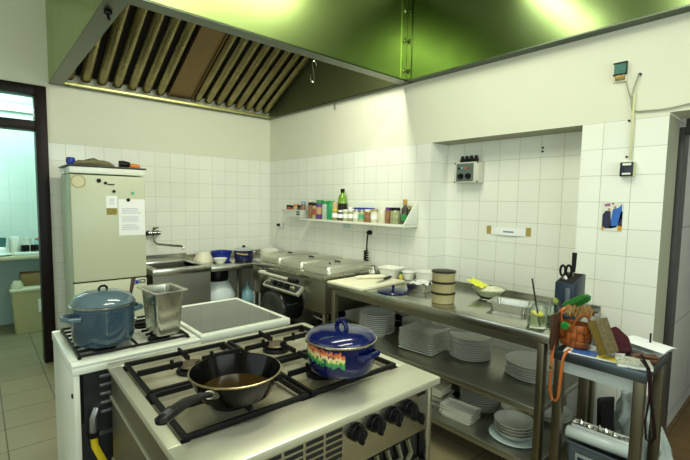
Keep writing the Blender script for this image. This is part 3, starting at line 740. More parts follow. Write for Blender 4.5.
# burners and cast iron grates
BX = (-.200, .148); BY = (-.105, .205)
for x in BX:
    for y in BY:
        bn = part(t, 'burner', B().lathe([(.052, 0), (.056, .006), (.05, .014), (.03, .016), (.03, .02), (0, .02)], 28, (x, y, TZ - .018)), M_iron)
        part(bn, 'burner_cap', B().lathe([(.043, .0205), (.045, .025), (.04, .03), (.02, .032), (.012, .029), (0, .029)], 28, (x, y, TZ - .018)), mat('burner_brass', (.17, .14, .09), .5, .7))
xm = (wx0 + wx1) / 2; ym = (wy0 + wy1) / 2
def grate(x0, x1, y0, y1, cx, cy):
    b = B(); z0, z1 = TZ - .004, TZ + .012; w = .006
    for y in (y0, y1): bar(b, x0 - w, y, x1 + w, y, z0, z1, w)
    for x in (x0, x1): bar(b, x, y0, x, y1, z0, z1, w)
    for (ax, ay, ex, ey) in ((x0, cy, cx - .035, cy), (x1, cy, cx + .035, cy), (cx, y0, cx, cy - .035), (cx, y1, cx, cy + .035)):
        bar(b, ax, ay, ex, ey, z0 + .012, z1 + .016, .0045)
        L = math.hypot(ex - ax, ey - ay)
        mx, my = ax + (ex - ax) * .75, ay + (ey - ay) * .75
        b.box(mx - .006, mx + .006, my - .006, my + .006, z0 + .01, z1 + .0275, .002, 1)
    for x in (x0, x1):
        for y in (y0, y1): b.box(x - .01, x + .01, y - .01, y + .01, TZ - .018, z0)
    part(t, 'grate', b, M_iron)
g = .014
grate(wx0 + g, xm - .012, ym + .012, wy1 - g, BX[0], BY[1]); grate(xm + .012, wx1 - g, ym + .012, wy1 - g, BX[1], BY[1])
grate(wx0 + g, xm - .012, wy0 + g, ym - .012, BX[0], BY[0]); grate(xm + .012, wx1 - g, wy0 + g, ym - .012, BX[1], BY[0])

# frying pan
PZ = TZ + .040
t = thing('frying_pan', 'black non-stick frying pan with oil, on the front left burner', 'frying pan', (-2.15, -3.35, PZ))
b = B().lathe([(0, 0), (.096, 0), (.103, .003), (.119, .038), (.128, .064), (.131, .066), (.131, .069), (.127, .069), (.116, .039), (.1, .008), (.096, .006), (0, .005)], 56)
part(t, 'pan_body', b, M_nonstick)
part(t, 'rim', B().lathe([(.1295, .0645), (.1322, .066), (.1322, .069), (.1285, .0705)], 56), mat('pan_rim', (.30, .24, .14), .3, .8), label='worn bare metal rim')
part(t, 'oil', B().lathe([(0, .0085), (.1, .0085), (.1015, .0125), (0, .0125)], 40), mat('cooking_oil', (.035, .02, .004), .03, 0, coat=.8))
dv = Vector((-.80, -.60, 0)).normalized()
H = [dv * .124 + Vector((0, 0, .048)), dv * .15 + Vector((0, 0, .06)), dv * .185 + Vector((0, 0, .074)), dv * .25 + Vector((0, 0, .09)), dv * .31 + Vector((0, 0, .094)), dv * .345 + Vector((0, 0, .093)), dv * .354 + Vector((0, 0, .092))]
h = part(t, 'handle', B().tube(H, [.010, .012, .013, .016, .0175, .016, .007], 12, flat=.62, up=(-.6, .8, 0)), M_black)
part(h, 'ferrule', B().tube([dv * .121 + Vector((0, 0, .046)), dv * .151 + Vector((0, 0, .0605))], .0145, 12, flat=.75, up=(-.6, .8, 0)), mat('ferrule_metal', (.45, .42, .3), .35, .9))
part(h, 'hanging_hole', B().tube([dv * .315 + Vector((0, 0, .1025)), dv * .335 + Vector((0, 0, .1022))], .0065, 10, flat=.6, up=(-.6, .8, 0)), mat('dark_grey_hole', (.06, .06, .065), .7))

# blue pot
t = thing('blue_pot', 'cobalt blue enamel pot with flower border and lid on the range', 'pot', (-1.80, -3.415, PZ), -76)
M_deco = pot_deco('flower_border_enamel', (.003, .006, .055), .058, .027, -2.3, -.85)
b = B().lathe([(0, 0), (.088, 0), (.102, .008), (.112, .03), (.114, .06), (.112, .10), (.116, .104), (.116, .108), (.109, .107), (.108, .02), (0, .008)], 56)
part(t, 'pot_body', b, M_deco)
part(t, 'rim', B().lathe([(.115, .103), (.1195, .1055), (.1195, .110), (.114, .112)], 56), mat('pot_rim_metal', (.55, .50, .38), .25, .9))
ld = part(t, 'lid', B().lathe([(.1165, .111), (.115, .118), (.104, .128), (.06, .137), (0, .140)], 56), M_blue)
Q = []
for k in range(13):
    a = PI * k / 12; Q.append((0.024 * math.cos(a), 0, .139 + .026 * math.sin(a)))
part(ld, 'lid_handle', B().tube(Q, .0065, 10, flat=1.5, M=TR(rz=168)), M_blue)
for a in (-7, 173):
    P = [(.107, -.04, .074), (.127, -.036, .077), (.132, 0, .078), (.127, .036, .077), (.107, .04, .074)]
    part(t, 'side_handle', B().tube(P, .0075, 8, flat=1.4, M=TR(rz=a)), M_blue)

# ------------------------------------------------------------------ prep table
TBZ = .855
t = thing('prep_table', 'long stainless steel work table with two shelves along the right wall', 'table', (-.37, -2.84, 0))
b = B().box(-.725, -.03, -3.655, -2.02, TBZ - .045, TBZ, .004).box(-.045, -.03, -3.655, -2.02, TBZ, TBZ + .03)
part(t, 'tabletop', b, M_table, w=True)
MS, LS = .482, .195
part(t, 'shelf', B().box(-.72, -.04, -3.62, -2.06, MS - .035, MS, .004), M_shelf, w=True)
part(t, 'shelf', B().box(-.72, -.04, -3.62, -2.06, LS - .035, LS, .004), M_shelf, w=True)
for x, y in ((-.705, -2.085), (-.705, -3.618), (-.06, -2.085), (-.06, -3.635)):
    part(t, 'leg', B().box(x - .024, x + .024, y - .018, y + .018, 0.001, TBZ - .046, .008), mat('leg_steel', (.20, .18, .12), .4, 1, var=.3, scale=6), w=True)
part(t, 'apron', B().box(-.715, -.70, -3.62, -2.06, TBZ - .085, TBZ - .045), M_steel_side, w=True)

# on the table top
Z = TBZ + .001
t = thing('cutting_board', 'big pale yellow plastic cutting board at the table end', 'cutting board', (-.53, -2.235, Z), 2)
part(t, 'board', B().box(-.235, .235, -.185, .175, 0, .018, .004), M_board)
zb = Z + .0185
solo('rolling_pin', B().lathe([(0, 0), (.006, 0), (.009, .01), (.012, .03), (.015, .12), (.016, .2), (.014, .23), (.008, .242), (.0, .244)], 18, M=TR(0, 0, .016, rx=90)), M_cream, 'cream tapered roller lying across the cutting board', 'rolling pin', (-.56, -2.15, zb), 62)
t = thing('chef_knife', 'knife with a dark handle lying on the cutting board', 'knife', (-.36, -2.30, zb), 200)
part(t, 'handle', B().tube([(-.055, 0, .012), (0, 0, .013), (.06, 0, .012)], [.01, .013, .011], 10, flat=.8), M_black)
part(t, 'blade', B().prism([(.055, -.012), (.055, .013), (.16, .010), (.21, -.010)], .010, .012, 'z'), M_chrome)
t = thing('steel_flask', 'small steel measuring jug behind the board beside the serving counter', 'jug', (-.29, -2.065, Z))
part(t, 'body', B().lathe([(0, 0), (.032, 0), (.034, .01), (.034, .05), (.022, .07), (.022, .085), (.026, .088), (.019, .086), (.019, .07), (0, .06)], 20), M_steel)
part(t, 'spout', B().tube([(-.02, 0, .08), (-.06, .01, .085), (-.1, .015, .082)], [.014, .01, .007], 8), M_steel)
t = thing('square_tub', 'white square tub with flared rim behind the cutting board', 'tub', (-.20, -2.19, Z), 8)
b = B().loft([ring(.06, .065, .02, 0), ring(.075, .082, .02, .075), ring(.085, .092, .02, .08), ring(.085, .092, .02, .084), ring(.072, .079, .02, .08), ring(.056, .06, .02, .006)])
part(t, 'tub_body', b, M_whitep)
t = thing('sauce_bottle', 'tiny green and yellow bottle between the tub and white bowl', 'bottle', (-.215, -2.305, Z))
part(t, 'body', B().lathe([(0, 0), (.014, 0), (.015, .03), (.008, .042), (.008, .05), (0, .05)], 14), mat('yellow_label', (.6, .5, .05), .4))
part(t, 'cap', B().lathe([(.010, .045), (.010, .064), (0, .065)], 12), mat('dark_green', (.02, .14, .05), .4))
solo('sugar_bowl', B().lathe(bowl_prof(.055, .06, .034), 26), M_white, 'white bowl right of the square tub on the steel table', 'bowl', (-.16, -2.335, Z))
t = thing('round_tub', 'wide round white tub by the wall behind the cutlery tray', 'tub', (-.125, -2.475, Z))
part(t, 'tub_body', B().lathe([(0, 0), (.066, 0), (.07, .01), (.077, .072), (.082, .075), (.082, .08), (.074, .078), (.066, .01), (0, .006)], 30), M_whitep)
t = thing('cutlery_tray', 'small steel tray holding crumpled white paper on the table', 'tray', (-.41, -2.655, Z), 12)
b = B().loft([ring(.075, .065, .015, 0), ring(.085, .075, .015, .05), ring(.095, .085, .015, .053), ring(.095, .085, .015, .056), ring(.082, .072, .015, .052), ring(.07, .06, .015, .006)])
part(t, 'tray_body', b, M_steel)
solo('crumpled_paper', B().grid(lambda u, v: Vector(((u - .5) * .15, (v - .5) * .12, .05 + .035 * noise.noise(Vector((u * 3.3, v * 3.1, 4))) + .012 * (noise.noise(Vector((u * 11, v * 10, 1)))))), 16, 14), M_paper, 'crumpled white paper lying in the small steel tray', 'paper', (-.40, -2.66, Z + .004), 12)
t = thing('pot_lid', 'dark blue pot lid with a knob lying on the table', 'lid', (-.60, -2.57, Z))
part(t, 'plate', B().lathe([(.108, 0), (.11, .004), (.105, .009), (.06, .016), (0, .018), (0, .012), (.06, .01), (.1, .002), (.108, 0)], 40), M_blue)
part(t, 'knob', B().lathe([(.008, .016), (.008, .03), (.013, .038), (.01, .046), (0, .048)], 14), M_blue)
# three stacked tan containers
M_rim = mat('dark_rim', (.016, .011, .007), .4, spec=.3)
for k in range(3):
    t = thing('food_container', ('bottom', 'middle', 'topmost')[k] + ' tan round container in the stack of three on the table', 'container', (-.575, -2.955, Z + k * .0655), 0, 'stacked tan containers on the table')
    part(t, 'bowl', B().lathe([(0, 0), (.064, 0), (.068, .004), (.070, .056), (.0, .056)], 36), M_tan)
    part(t, 'lid', B().lathe([(.0, .0565), (.073, .0565), (.0745, .058), (.0745, .0635), (.072, .065), (0, .065)], 36), M_rim)
# salad bowl
t = thing('salad_bowl', 'clear bowl of cut food with yellow wrapper against the tiles', 'bowl', (-.26, -3.085, Z)); t.scale = (1.12, 1.12, 1.1)
part(t, 'bowl', B().lathe(bowl_prof(.092, .06, .05, .003), 32), M_glass)
part(t, 'salad', B().grid(lambda u, v: Vector(((.02 + .065 * v) * math.cos(2 * PI * u), (.02 + .065 * v) * math.sin(2 * PI * u), .055 + .022 * (1 - v) + .014 * noise.noise(Vector((5 * math.cos(6.28 * u) * v, 5 * math.sin(6.28 * u) * v, 2))))), 24, 8, wrap=True).lathe([(0, .008), (.045, .008), (.07, .035), (.084, .055)], 24), mat('pale_salad', (.78, .78, .62), .6, var=.5, col2=(.45, .50, .22), scale=60))
part(t, 'wrapper', B().grid(lambda u, v: Vector((-.09 + .09 * u, .0 + .1 * v, .075 + .03 * v + .012 * noise.noise(Vector((4 * u, 4 * v, 7))))), 10, 10), mat('yellow_wrapper', (.75, .78, .05), .4))
t = thing('steel_tray', 'rectangular steel tray beside the drink jar on the table', 'tray', (-.42, -3.31, Z), 12)
b = B().loft([ring(.072, .092, .02, 0), ring(.08, .1, .02, .042), ring(.092, .112, .02, .045), ring(.092, .112, .02, .048), ring(.077, .097, .02, .044), ring(.068, .088, .02, .006)])
part(t, 'tray_body', b, M_steel)
def glass_jar(nm, loc, r, h, label, liq, lh, lemon):
    t = thing(nm, label, 'jar', loc)
    part(t, 'glass', B().lathe([(0, 0), (r, 0), (r * 1.04, .008), (r * 1.04, h * .72), (r * .82, h * .86), (r * .82, h), (r * .77, h), (r * .77, h * .86), (r * .98, h * .70), (r * .98, .01), (0, .008)], 30), M_glass)
    part(t, 'drink', B().lathe([(0, .009), (r * .95, .0105), (r * .95, lh), (0, lh)], 26), liq)
    if lemon: part(t, 'lemon_slice', B().lathe([(0, 0), (r * .72, 0), (r * .72, .007), (0, .007)], 20, M=TR(0, 0, lh + .004, rx=12)), mat('lemon_yellow', (.80, .72, .06), .4))
    return t
M_liq = mat('pale_drink', (.75, .82, .55), .05, trans=.8, ior=1.33)
j = glass_jar('drink_jar', (-.635, -3.555, Z), .043, .125, 'drinking jar with lemon and a black straw at the table corner', M_liq, .06, True)
part(j, 'straw', B().tube([(-.015, -.02, .012), (.0, .012, .13), (.012, .04, .235)], .0042, 8), M_black)
glass_jar('water_glass', (-.535, -3.59, Z), .028, .115, 'slim glass right behind the lemon drink jar', M_liq, .05, False)
t = thing('lemon_glass', 'small glass with lemon wedge behind the brown board', 'glass', (-.44, -3.565, Z))
part(t, 'glass', B().lathe([(0, 0), (.028, 0), (.032, .1), (.029, .1), (.025, .008), (0, .006)], 24), M_glass)
part(t, 'lemon_wedge', B().lathe([(0, -.003), (.02, -.003), (.02, .003), (0, .003)], 16, M=TR(.0, 0, .1, rx=70)), mat('lime', (.38, .42, .05), .4))
# knife block
t = thing('knife_block', 'dark blue-grey knife block with scissors at the table end', 'knife block', (-.33, -3.585, Z), 0)
b = B().prism([(-.062, 0), (.085, 0), (.085, .235), (-.062, .195)], -.05, .05, 'y', .004)
part(t, 'block', b, mat('blueblack_wood', (.014, .027, .05), .35))
part(t, 'slot_top', B().prism([(-.052, .1985), (.075, .2332), (.075, .2345), (-.052, .1998)], -.04, .04, 'y'), M_void)
part(t, 'front_strip', B().box(-.0665, -.0625, -.028, -.006, .02, .17, .001), mat('grey_strip', (.10, .12, .15), .3))
t = thing('kitchen_knife', 'black handled knife standing in the knife block', 'knife', (-.30, -3.59, Z + .205))
part(t, 'handle', B().tube([(0, 0, .04), (.002, 0, .08), (.004, 0, .145)], [.009, .011, .012], 10, flat=1.3), M_black)
part(t, 'bolster', B().tube([(-.001, 0, 0), (0, 0, .041)], .004, 8), M_chrome)
t = thing('scissors', 'black handled scissors standing in the knife block', 'scissors', (-.345, -3.567, Z + .185))
def loop(cx, cy, rx_, rz_, zc):
    return [(cx, cy + rx_ * math.cos(2 * PI * k / 16), zc + rz_ * math.sin(2 * PI * k / 16)) for k in range(16)]
b = B().tube(loop(0, -.016, .014, .03, .07), .0065, 8, closed=True).tube(loop(0, .014, .013, .028, .068), .0065, 8, closed=True)
part(t, 'handles', b, M_black)
part(t, 'blades', B().box(-.004, .004, -.012, .012, -.03, .045, .001), M_steel)
solo('wooden_board', B().box(-.045, .045, -.0055, .0055, 0, .165, .002), M_brown, 'brown wooden board standing on edge between the table and orange bag', 'board', (-.69, -3.6645, .791), 0)
# tools and spices nearby handled further down

# ------------------------------------------------------------------ crockery on the shelves
ORD = ['topmost', 'second from top', 'third from top', 'fourth from top', 'fifth from top', 'sixth from top', 'seventh from top', 'eighth from top', 'ninth from top', 'tenth from top', 'eleventh from top', 'twelfth from top']
def stack(nm, mk, m, n, loc, dz, what, cat, group, jit=.003, rz=0, rjit=4):
    first = None
    for k in range(n):
        lab = (ORD[n - 1 - k] if k > 0 or n == 1 else 'bottom') + ' ' + what
        p = (loc[0] + rnd(-jit, jit), loc[1] + rnd(-jit, jit), loc[2] + k * dz); a = rz + rnd(-rjit, rjit)
        if first is None:
            first = solo(nm, mk(), m, lab, cat, p, a, group)
        else:
            o = first.copy(); COL.objects.link(o); o.location = p; o.rotation_euler = (0, 0, R(a)); o['label'] = lab
MZ, LZ = MS + .001, LS + .001
stack('soup_bowl', lambda: B().lathe([(0, 0), (.055, 0), (.058, .006), (.122, .046), (.131, .048), (.131, .051), (.12, .05), (.054, .010), (0, .008)], 40), M_plate, 10, (-.52, -2.35, MZ), .0138, 'bowl of the deep bowl stack on the middle shelf', 'bowl', 'deep bowls on the middle shelf')
stack('side_plate', lambda: B().lathe(plate_prof(.115), 36), M_plate, 7, (-.21, -2.475, MZ), .012, 'plate of the low stack behind the square plates', 'plate', 'low plate stack on the middle shelf')
def square_plate():
    return B().loft([ring(.085, .085, .02, 0), ring(.092, .092, .02, .003), ring(.128, .128, .012, .016), ring(.131, .131, .012, .018), ring(.128, .128, .012, .0195), ring(.09, .09, .02, .007), ring(.02, .02, .01, .0065)])
stack('square_plate', square_plate, M_white, 9, (-.47, -2.75, MZ), .0155, 'square plate of the middle shelf stack', 'plate', 'square plates on the middle shelf', rz=4, rjit=2)
stack('dinner_plate', lambda: B().lathe(plate_prof(.128, .016, .003, .55), 40), M_plate, 10, (-.36, -3.025, MZ), .014, 'round plate stacked right of the square plates', 'plate', 'round plates on the middle shelf')
stack('large_plate', lambda: B().lathe(plate_prof(.152, .018, .003, .55), 44), M_plate, 6, (-.345, -3.425, MZ), .0145, 'large plate of the middle shelf stack near the right legs', 'plate', 'large plates on the middle shelf')
stack('grey_plate', lambda: B().lathe(plate_prof(.11), 36), mat('grey_ceramic', (.36, .38, .36), .2), 7, (-.27, -2.86, LZ), .0125, 'grey plate of the bottom shelf stack at the back', 'plate', 'grey plates at the back of the bottom shelf')
def rect_dish(hx, hy, h):
    return lambda: B().loft([ring(hx * .86, hy * .82, .012, 0), ring(hx * .9, hy * .87, .012, .004), ring(hx, hy, .012, h - .003), ring(hx + .003, hy + .003, .012, h), ring(hx - .004, hy - .004, .012, h - .001), ring(hx * .86, hy * .82, .012, .009), ring(hx * .3, hy * .3, .01, .008)])
stack('serving_dish', rect_dish(.085, .10, .03), M_white, 2, (-.53, -2.885, LZ), .03, 'oblong white dish left of the rectangular stack, bottom shelf', 'dish', 'oblong dishes on the bottom shelf', rz=8)
solo('folded_napkins', B().prism([(-.08, 0), (.085, 0), (.08, .03), (-.02, .055), (-.08, .045)], -.075, .075, 'x', .004), mat('ivory_cloth', (.78, .74, .58), .8), 'folded ivory napkins lying in the oblong white dishes', 'napkin', (-.53, -2.885, LZ + .0615), 8)
stack('rectangular_plate', rect_dish(.058, .105, .022), M_white, 4, (-.60, -3.12, LZ), .0165, 'rectangular white plate of the bottom shelf stack', 'plate', 'rectangular plates on the bottom shelf', rz=6, rjit=1.5)
stack('pasta_plate', lambda: B().lathe(plate_prof(.128, .018, .003, .55), 40), M_plate, 11, (-.37, -3.12, LZ), .014, 'round plate behind the rectangular plates, bottom shelf', 'plate', 'round plates on the bottom shelf')
solo('yellow_bowl', B().lathe(bowl_prof(.084, .07, .045), 36), mat('ivory_glaze', (.62, .64, .45), .15, coat=.3), 'wide ivory bowl behind the white bowls on the bottom shelf', 'bowl', (-.36, -3.345, LZ))
solo('bluish_plate', B().lathe(plate_prof(.132, .018), 44), mat('bluish_glaze', (.58, .68, .70), .14, coat=.3), 'bluish plate underneath the stack of white bowls', 'plate', (-.55, -3.43, LZ))
stack('white_bowl', lambda: B().lathe(bowl_prof(.1, .04, .058), 40), M_white, 4, (-.55, -3.425, LZ + .0085), .0165, 'white bowl stacked on the bluish plate', 'bowl', 'white bowls on the bottom shelf')
stack('oval_plate', lambda: B().lathe(plate_prof(.095), 36, sx=1.2), M_plate, 3, (-.165, -3.48, LZ), .012, 'oval plate at the back right of the bottom shelf', 'plate', 'oval plates at the back of the bottom shelf')

# ------------------------------------------------------------------ spice shelf on the right wall
t = thing('spice_shelf', 'white wall shelf full of spice jars on the right wall', 'shelf', (-.06, -1.5, 1.268))
part(t, 'board', B().box(-.175, -.004, -2.285, -.865, 1.262, 1.282, .003), M_enam, w=True)
part(t, 'back_board', B().box(-.015, -.004, -2.285, -.865, 1.2825, 1.46, .002), M_enam, w=True)
b = B().prism([(-.17, 1.283), (-.016, 1.283), (-.016, 1.462), (-.028, 1.462)], -2.287, -2.27, 'y', .002)
b.lathe([(0, 0), (.004, 0), (.004, .002), (0, .003)], 8, M=TR(-.03, -2.287, 1.42, rx=90)).lathe([(0, 0), (.004, 0), (.004, .002), (0, .003)], 8, M=TR(-.03, -2.287, 1.39, rx=90))
part(t, 'end_bracket', b, M_enam, w=True)
SHZ = 1.283
cols = {}
def cmat(c, rough=.4):
    k = tuple(c)
    if k not in cols: cols[k] = mat('jar_colour', c, rough)
    return cols[k]
def spice(y, r, h, body, lid, label, x=-.085, glass=True, lab=None, cat='jar', z=SHZ):
    t = thing('spice_jar', label, cat, (x, y, z), 0, 'spice jars on the wall shelf')
    part(t, 'jar_body', B().lathe([(0, 0), (r * .95, 0), (r, .004), (r, h * .76), (r * .88, h * .82), (0, h * .82)], 20), body)
    part(t, 'lid', B().lathe([(0, h * .822), (r * .93, h * .822), (r * .93, h * .99), (r * .88, h), (0, h)], 20), lid)
    if lab is not None: part(t, 'paper_label', B().lathe([(r + .0004, h * .25), (r + .001, h * .25), (r + .001, h * .62), (r + .0004, h * .62)], 20), lab)
    return t
M_spG = mat('jar_greenish', (.42, .44, .22), .12, coat=.5); M_spO = mat('jar_olive', (.30, .26, .10), .12, coat=.5); M_spP = mat('jar_pale', (.62, .60, .42), .12, coat=.5)
M_spB = mat('jar_brownish', (.26, .12, .05), .15, coat=.5); M_spD = mat('jar_dark', (.06, .05, .04), .15, coat=.5); M_red = mat('jar_red', (.40, .06, .03), .3)
M_grn = mat('green_lid', (.03, .28, .07), .4); M_pur = mat('purple_label', (.12, .04, .20), .5); M_org = mat('orange_lid', (.65, .20, .04), .4); M_whl = mat('white_lid', (.75, .76, .7), .35)
spice(-.955, .034, .165, M_spB, M_rim, 'dark brown spice tin first right of the white basket')
spice(-1.025, .032, .160, M_spG, M_rim, 'green-brown spice jar second right of the white basket', lab=M_red)
spice(-1.10, .042, .19, M_pur, M_grn, 'purple spice tub with green lid on the wall shelf', lab=cmat((.5, .3, .15)))
spice(-1.192, .038, .182, mat('clear_green', (.42, .5, .42), .15), M_grn, 'pale spice jar with green lid left of the green jar')
spice(-1.275, .04, .185, mat('bright_green', (.02, .30, .10), .3), M_grn, 'bright green spice jar with green lid')
solo('snack_box', B().box(-.03, .03, -.026, .026, 0, .175, .002), mat('kraft_box', (.62, .50, .26), .6), 'tall tan carton just left of the oil bottle', 'carton', (-.075, -1.345, SHZ))
t = thing('oil_bottle', 'tall green olive oil bottle with black cap on the wall shelf', 'bottle', (-.064, -1.42, SHZ))
part(t, 'bottle_body', B().lathe([(0, 0), (.041, 0), (.043, .006), (.043, .20), (.036, .235), (.02, .252), (.018, .262), (0, .262)], 24), mat('green_glass', (.14, .28, .01), .08, coat=.6))
part(t, 'dark_label', B().lathe([(.0435, .05), (.0445, .05), (.0445, .16), (.0435, .16)], 24), M_rim)
part(t, 'cap', B().lathe([(0, .262), (.02, .262), (.02, .298), (0, .30)], 16), M_black)
spice(-1.405, .028, .108, M_spO, mat('yellow_lid', (.6, .5, .06), .4), 'low jar with a yellow lid in front of the oil bottle', x=-.145, lab=M_paper)
spice(-1.46, .034, .098, M_spD, M_whl, 'low dark spice jar with white label right of the oil bottle', x=-.112, lab=M_paper)
spice(-1.53, .033, .105, M_spG, M_whl, 'low green jar with a white lid, second right of the oil bottle', x=-.11, lab=M_paper)
spice(-1.60, .034, .108, M_spO, M_whl, 'low olive jar with white lid, third right of the oil bottle', x=-.11, lab=M_paper)
spice(-1.672, .033, .108, M_spP, M_steel, 'pale spice jar with steel lid, fourth right of the oil bottle', x=-.11, lab=M_paper)
spice(-1.743, .034, .108, M_spG, M_steel, 'greenish spice jar with steel lid, fifth right of the oil bottle', x=-.11, lab=cmat((.1, .4, .2)))
spice(-1.82, .036, .112, M_spB, M_cream, 'brown spice jar with a cream lid at the shelf middle', x=-.11)
spice(-1.90, .04, .118, M_spP, M_tan, 'pale jar with a tan lid near the clip-top jars', x=-.105, lab=M_paper)
spice(-1.985, .04, .118, M_spP, M_whl, 'pale wide jar with white lid near the shelf right end', x=-.105)
spice(-2.05, .027, .135, M_spB, M_pur, 'slim pinkish brown jar with a purple lid', x=-.1)
spice(-2.125, .043, .135, mat('clear_olive', (.30, .32, .16), .08, coat=.6), M_black, 'wide glass jar with a black lid near the bracket', x=-.095)
t = thing('sauce_bottle', 'dark sauce bottle with an amber top inside the shelf bracket', 'bottle', (-.06, -2.195, SHZ))
part(t, 'bottle_body', B().lathe([(0, 0), (.026, 0), (.028, .005), (.028, .12), (.014, .15), (.012, .165), (0, .165)], 18), M_spD)
part(t, 'paper_label', B().lathe([(.0285, .03), (.029, .03), (.029, .08), (.0285, .08)], 18), M_grn)
part(t, 'cap', B().lathe([(0, .16), (.017, .16), (.019, .195), (.012, .205), (0, .206)], 14), mat('amber_cap', (.45, .28, .05), .4))
spice(-2.222, .018, .15, M_spD, M_spO, 'slim dark jar at the very end of the wall shelf', x=-.035)
# back row of the shelf
solo('blue_box', B().box(-.028, .028, -.11, .11, 0, .125, .003), M_bluep, 'long blue carton behind the low spice jars', 'carton', (-.046, -1.70, SHZ))
spice(-1.525, .03, .13, M_spB, M_whl, 'brown jar in the back row right of the oil bottle', x=-.05)
solo('yellow_carton', B().box(-.022, .022, -.07, .07, 0, .12, .003), mat('pale_yellow_box', (.62, .56, .28), .6), 'pale yellow carton behind the wide pale jars', 'carton', (-.044, -1.93, SHZ))
# white basket at the left end with small jars
t = thing('plastic_basket', 'white plastic basket hanging at the left end of the spice shelf', 'basket', (-.08, -.665, 1.287))
b = B().loft([[(x, y, 0) for x, y in rrect(.055, .16, .02)], [(x, y, .075) for x, y in rrect(.065, .19, .02)], [(x, y, .08) for x, y in rrect(.068, .193, .02)], [(x, y, .08) for x, y in rrect(.062, .187, .02)], [(x, y, .006) for x, y in rrect(.05, .155, .02)]])
part(t, 'basket_body', b, M_enam)
b = B()
for k in range(2):
    for q in range(2): b.box(-.0665, -.062, -.16 + k * .032, -.14 + k * .032, .025 + q * .025, .04 + q * .025)
part(t, 'basket_slots', b, M_void)
part(t, 'mounting_rail', B().box(.060, .076, -.16, .16, .03, .06), M_enam)
for k, (y, r, h, bm_, lm, lab) in enumerate(((.13, .03, .12, M_red, M_rim, 'red-brown jar at the left end of the white basket'), (.06, .032, .115, M_red, M_black, 'red jar with black lid, second in the white basket'), (-.01, .033, .13, M_spG, M_org, 'jar with orange lid in the middle of the white basket'), (-.08, .03, .12, M_spD, M_black, 'dark jar right of the orange lid in the white basket'), (-.14, .024, .165, M_spB, cmat((.2, .35, .55)), 'tallest jar with a bluish cap in the white basket'))):
    spice(-.665 + y, r, h, bm_, lm, lab, x=-.08, z=1.294)

# ------------------------------------------------------------------ wall fittings
t = thing('wall_socket', 'white wall socket with a black plug above the counter', 'socket', (-.004, -1.775, 1.18))
part(t, 'face_plate', B().box(-.018, -.002, -1.82, -1.735, 1.15, 1.255, .004), M_whitep, w=True)
t = thing('coiled_cord', 'black coiled cord hanging from the wall socket', 'cord', (-.04, -1.775, .9))
part(t, 'plug', B().lathe([(0, 0), (.02, 0), (.022, .02), (.016, .04), (.008, .05), (0, .05)], 14, M=TR(-.0185, -1.765, 1.185, ry=-90)), M_rub, w=True)
P = [(-.055, -1.765, 1.18), (-.06, -1.762, 1.13), (-.06, -1.757, 1.03)]
for k in range(72):
    a = 2 * PI * k / 12; P.append((-.06 + .016 * math.cos(a), -1.752 + .019 * math.sin(a), 1.02 - .00185 * k))
P.append((-.06, -1.75, .887))
part(t, 'cable', B().tube(P, .0075, 6), M_rub, w=True)
t = thing('corner_socket', 'small white wall socket near the room corner', 'socket', (-.004, -.26, 1.17))
part(t, 'face_plate', B().box(-.03, -.002, -.30, -.22, 1.14, 1.21, .004), M_whitep, w=True)
part(t, 'plug', B().lathe([(0, 0), (.016, 0), (.016, .03), (0, .03)], 12, M=TR(-.03, -.26, 1.178, ry=-90)), M_rim, w=True)
part(t, 'cord', B().tube([(-.05, -.25, 1.17), (-.06, -.22, 1.1), (-.065, -.18, 1.0), (-.07, -.16, .9), (-.08, -.16, .875)], .0045, 6), M_whitep, w=True)
solo('wall_sticker', B().box(-.003, -.001, -1.47, -1.37, 1.205, 1.24), mat('pale_blue_sticker', (.55, .66, .68), .5), 'small pale bluish sticker under the spice shelf', 'sticker', (-.002, -1.42, 1.2), w=True)
# control box in the recess
t = thing('control_box', 'grey control box with two black knobs in the tiled recess', 'control box', (.2, -2.64, 1.69))
part(t, 'housing', B().box(.115, .198, -2.745, -2.535, 1.618, 1.775, .006), mat('grey_housing', (.62, .62, .52), .4), w=True)
part(t, 'face_plate', B().box(.112, .1155, -2.705, -2.558, 1.630, 1.765), mat('dark_green_plate', (.12, .16, .14), .4), w=True)
for y in (-2.60, -2.665): part(t, 'knob', B().lathe([(.022, 0), (.022, .012), (.015, .026), (0, .026)], 16, M=TR(.112, y, 1.668, ry=-90)), M_black, w=True)
for y, c in ((-2.582, M_black), (-2.61, mat('pilot_teal', (.2, .6, .55), .3)), (-2.64, M_org), (-2.67, M_red)): part(t, 'pilot_light', B().lathe([(.007, 0), (.007, .008), (0, .01)], 10, M=TR(.112, y, 1.73, ry=-90)), c, w=True)
for k in range(4): part(t, 'cable_gland', B().lathe([(0, 0), (.018, 0), (.018, .022), (.012, .038), (.012, .05), (0, .05)], 12, (.155, -2.58 - k * .04, 1.775)), M_black, w=True)
for y, z in ((-2.542, 1.768), (-2.738, 1.768), (-2.542, 1.625), (-2.738, 1.625)): part(t, 'screw', B().lathe([(.006, 0), (.006, .003), (0, .003)], 8, M=TR(.1155, y, z, ry=-90)), M_black, w=True)
t = thing('wall_note', 'white paper strip taped to the recess tiles with brown tape', 'note', (.199, -2.94, 1.26))
part(t, 'paper_strip', B().grid(lambda u, v: Vector((.197 - .012 * math.sin(PI * u) * (1 - v), -2.82 - .27 * u, 1.235 + .055 * v - .0)), 9, 3), M_paper, w=True)
part(t, 'printed_text', B().box(.1845, .1855, -3.005, -2.925, 1.257, 1.266), M_ink, w=True)
for y in (-2.805, -3.105): part(t, 'tape', B().box(.1965, .1985, y - .018, y + .018, 1.237, 1.297), mat('brown_tape', (.42, .31, .10), .4), w=True)
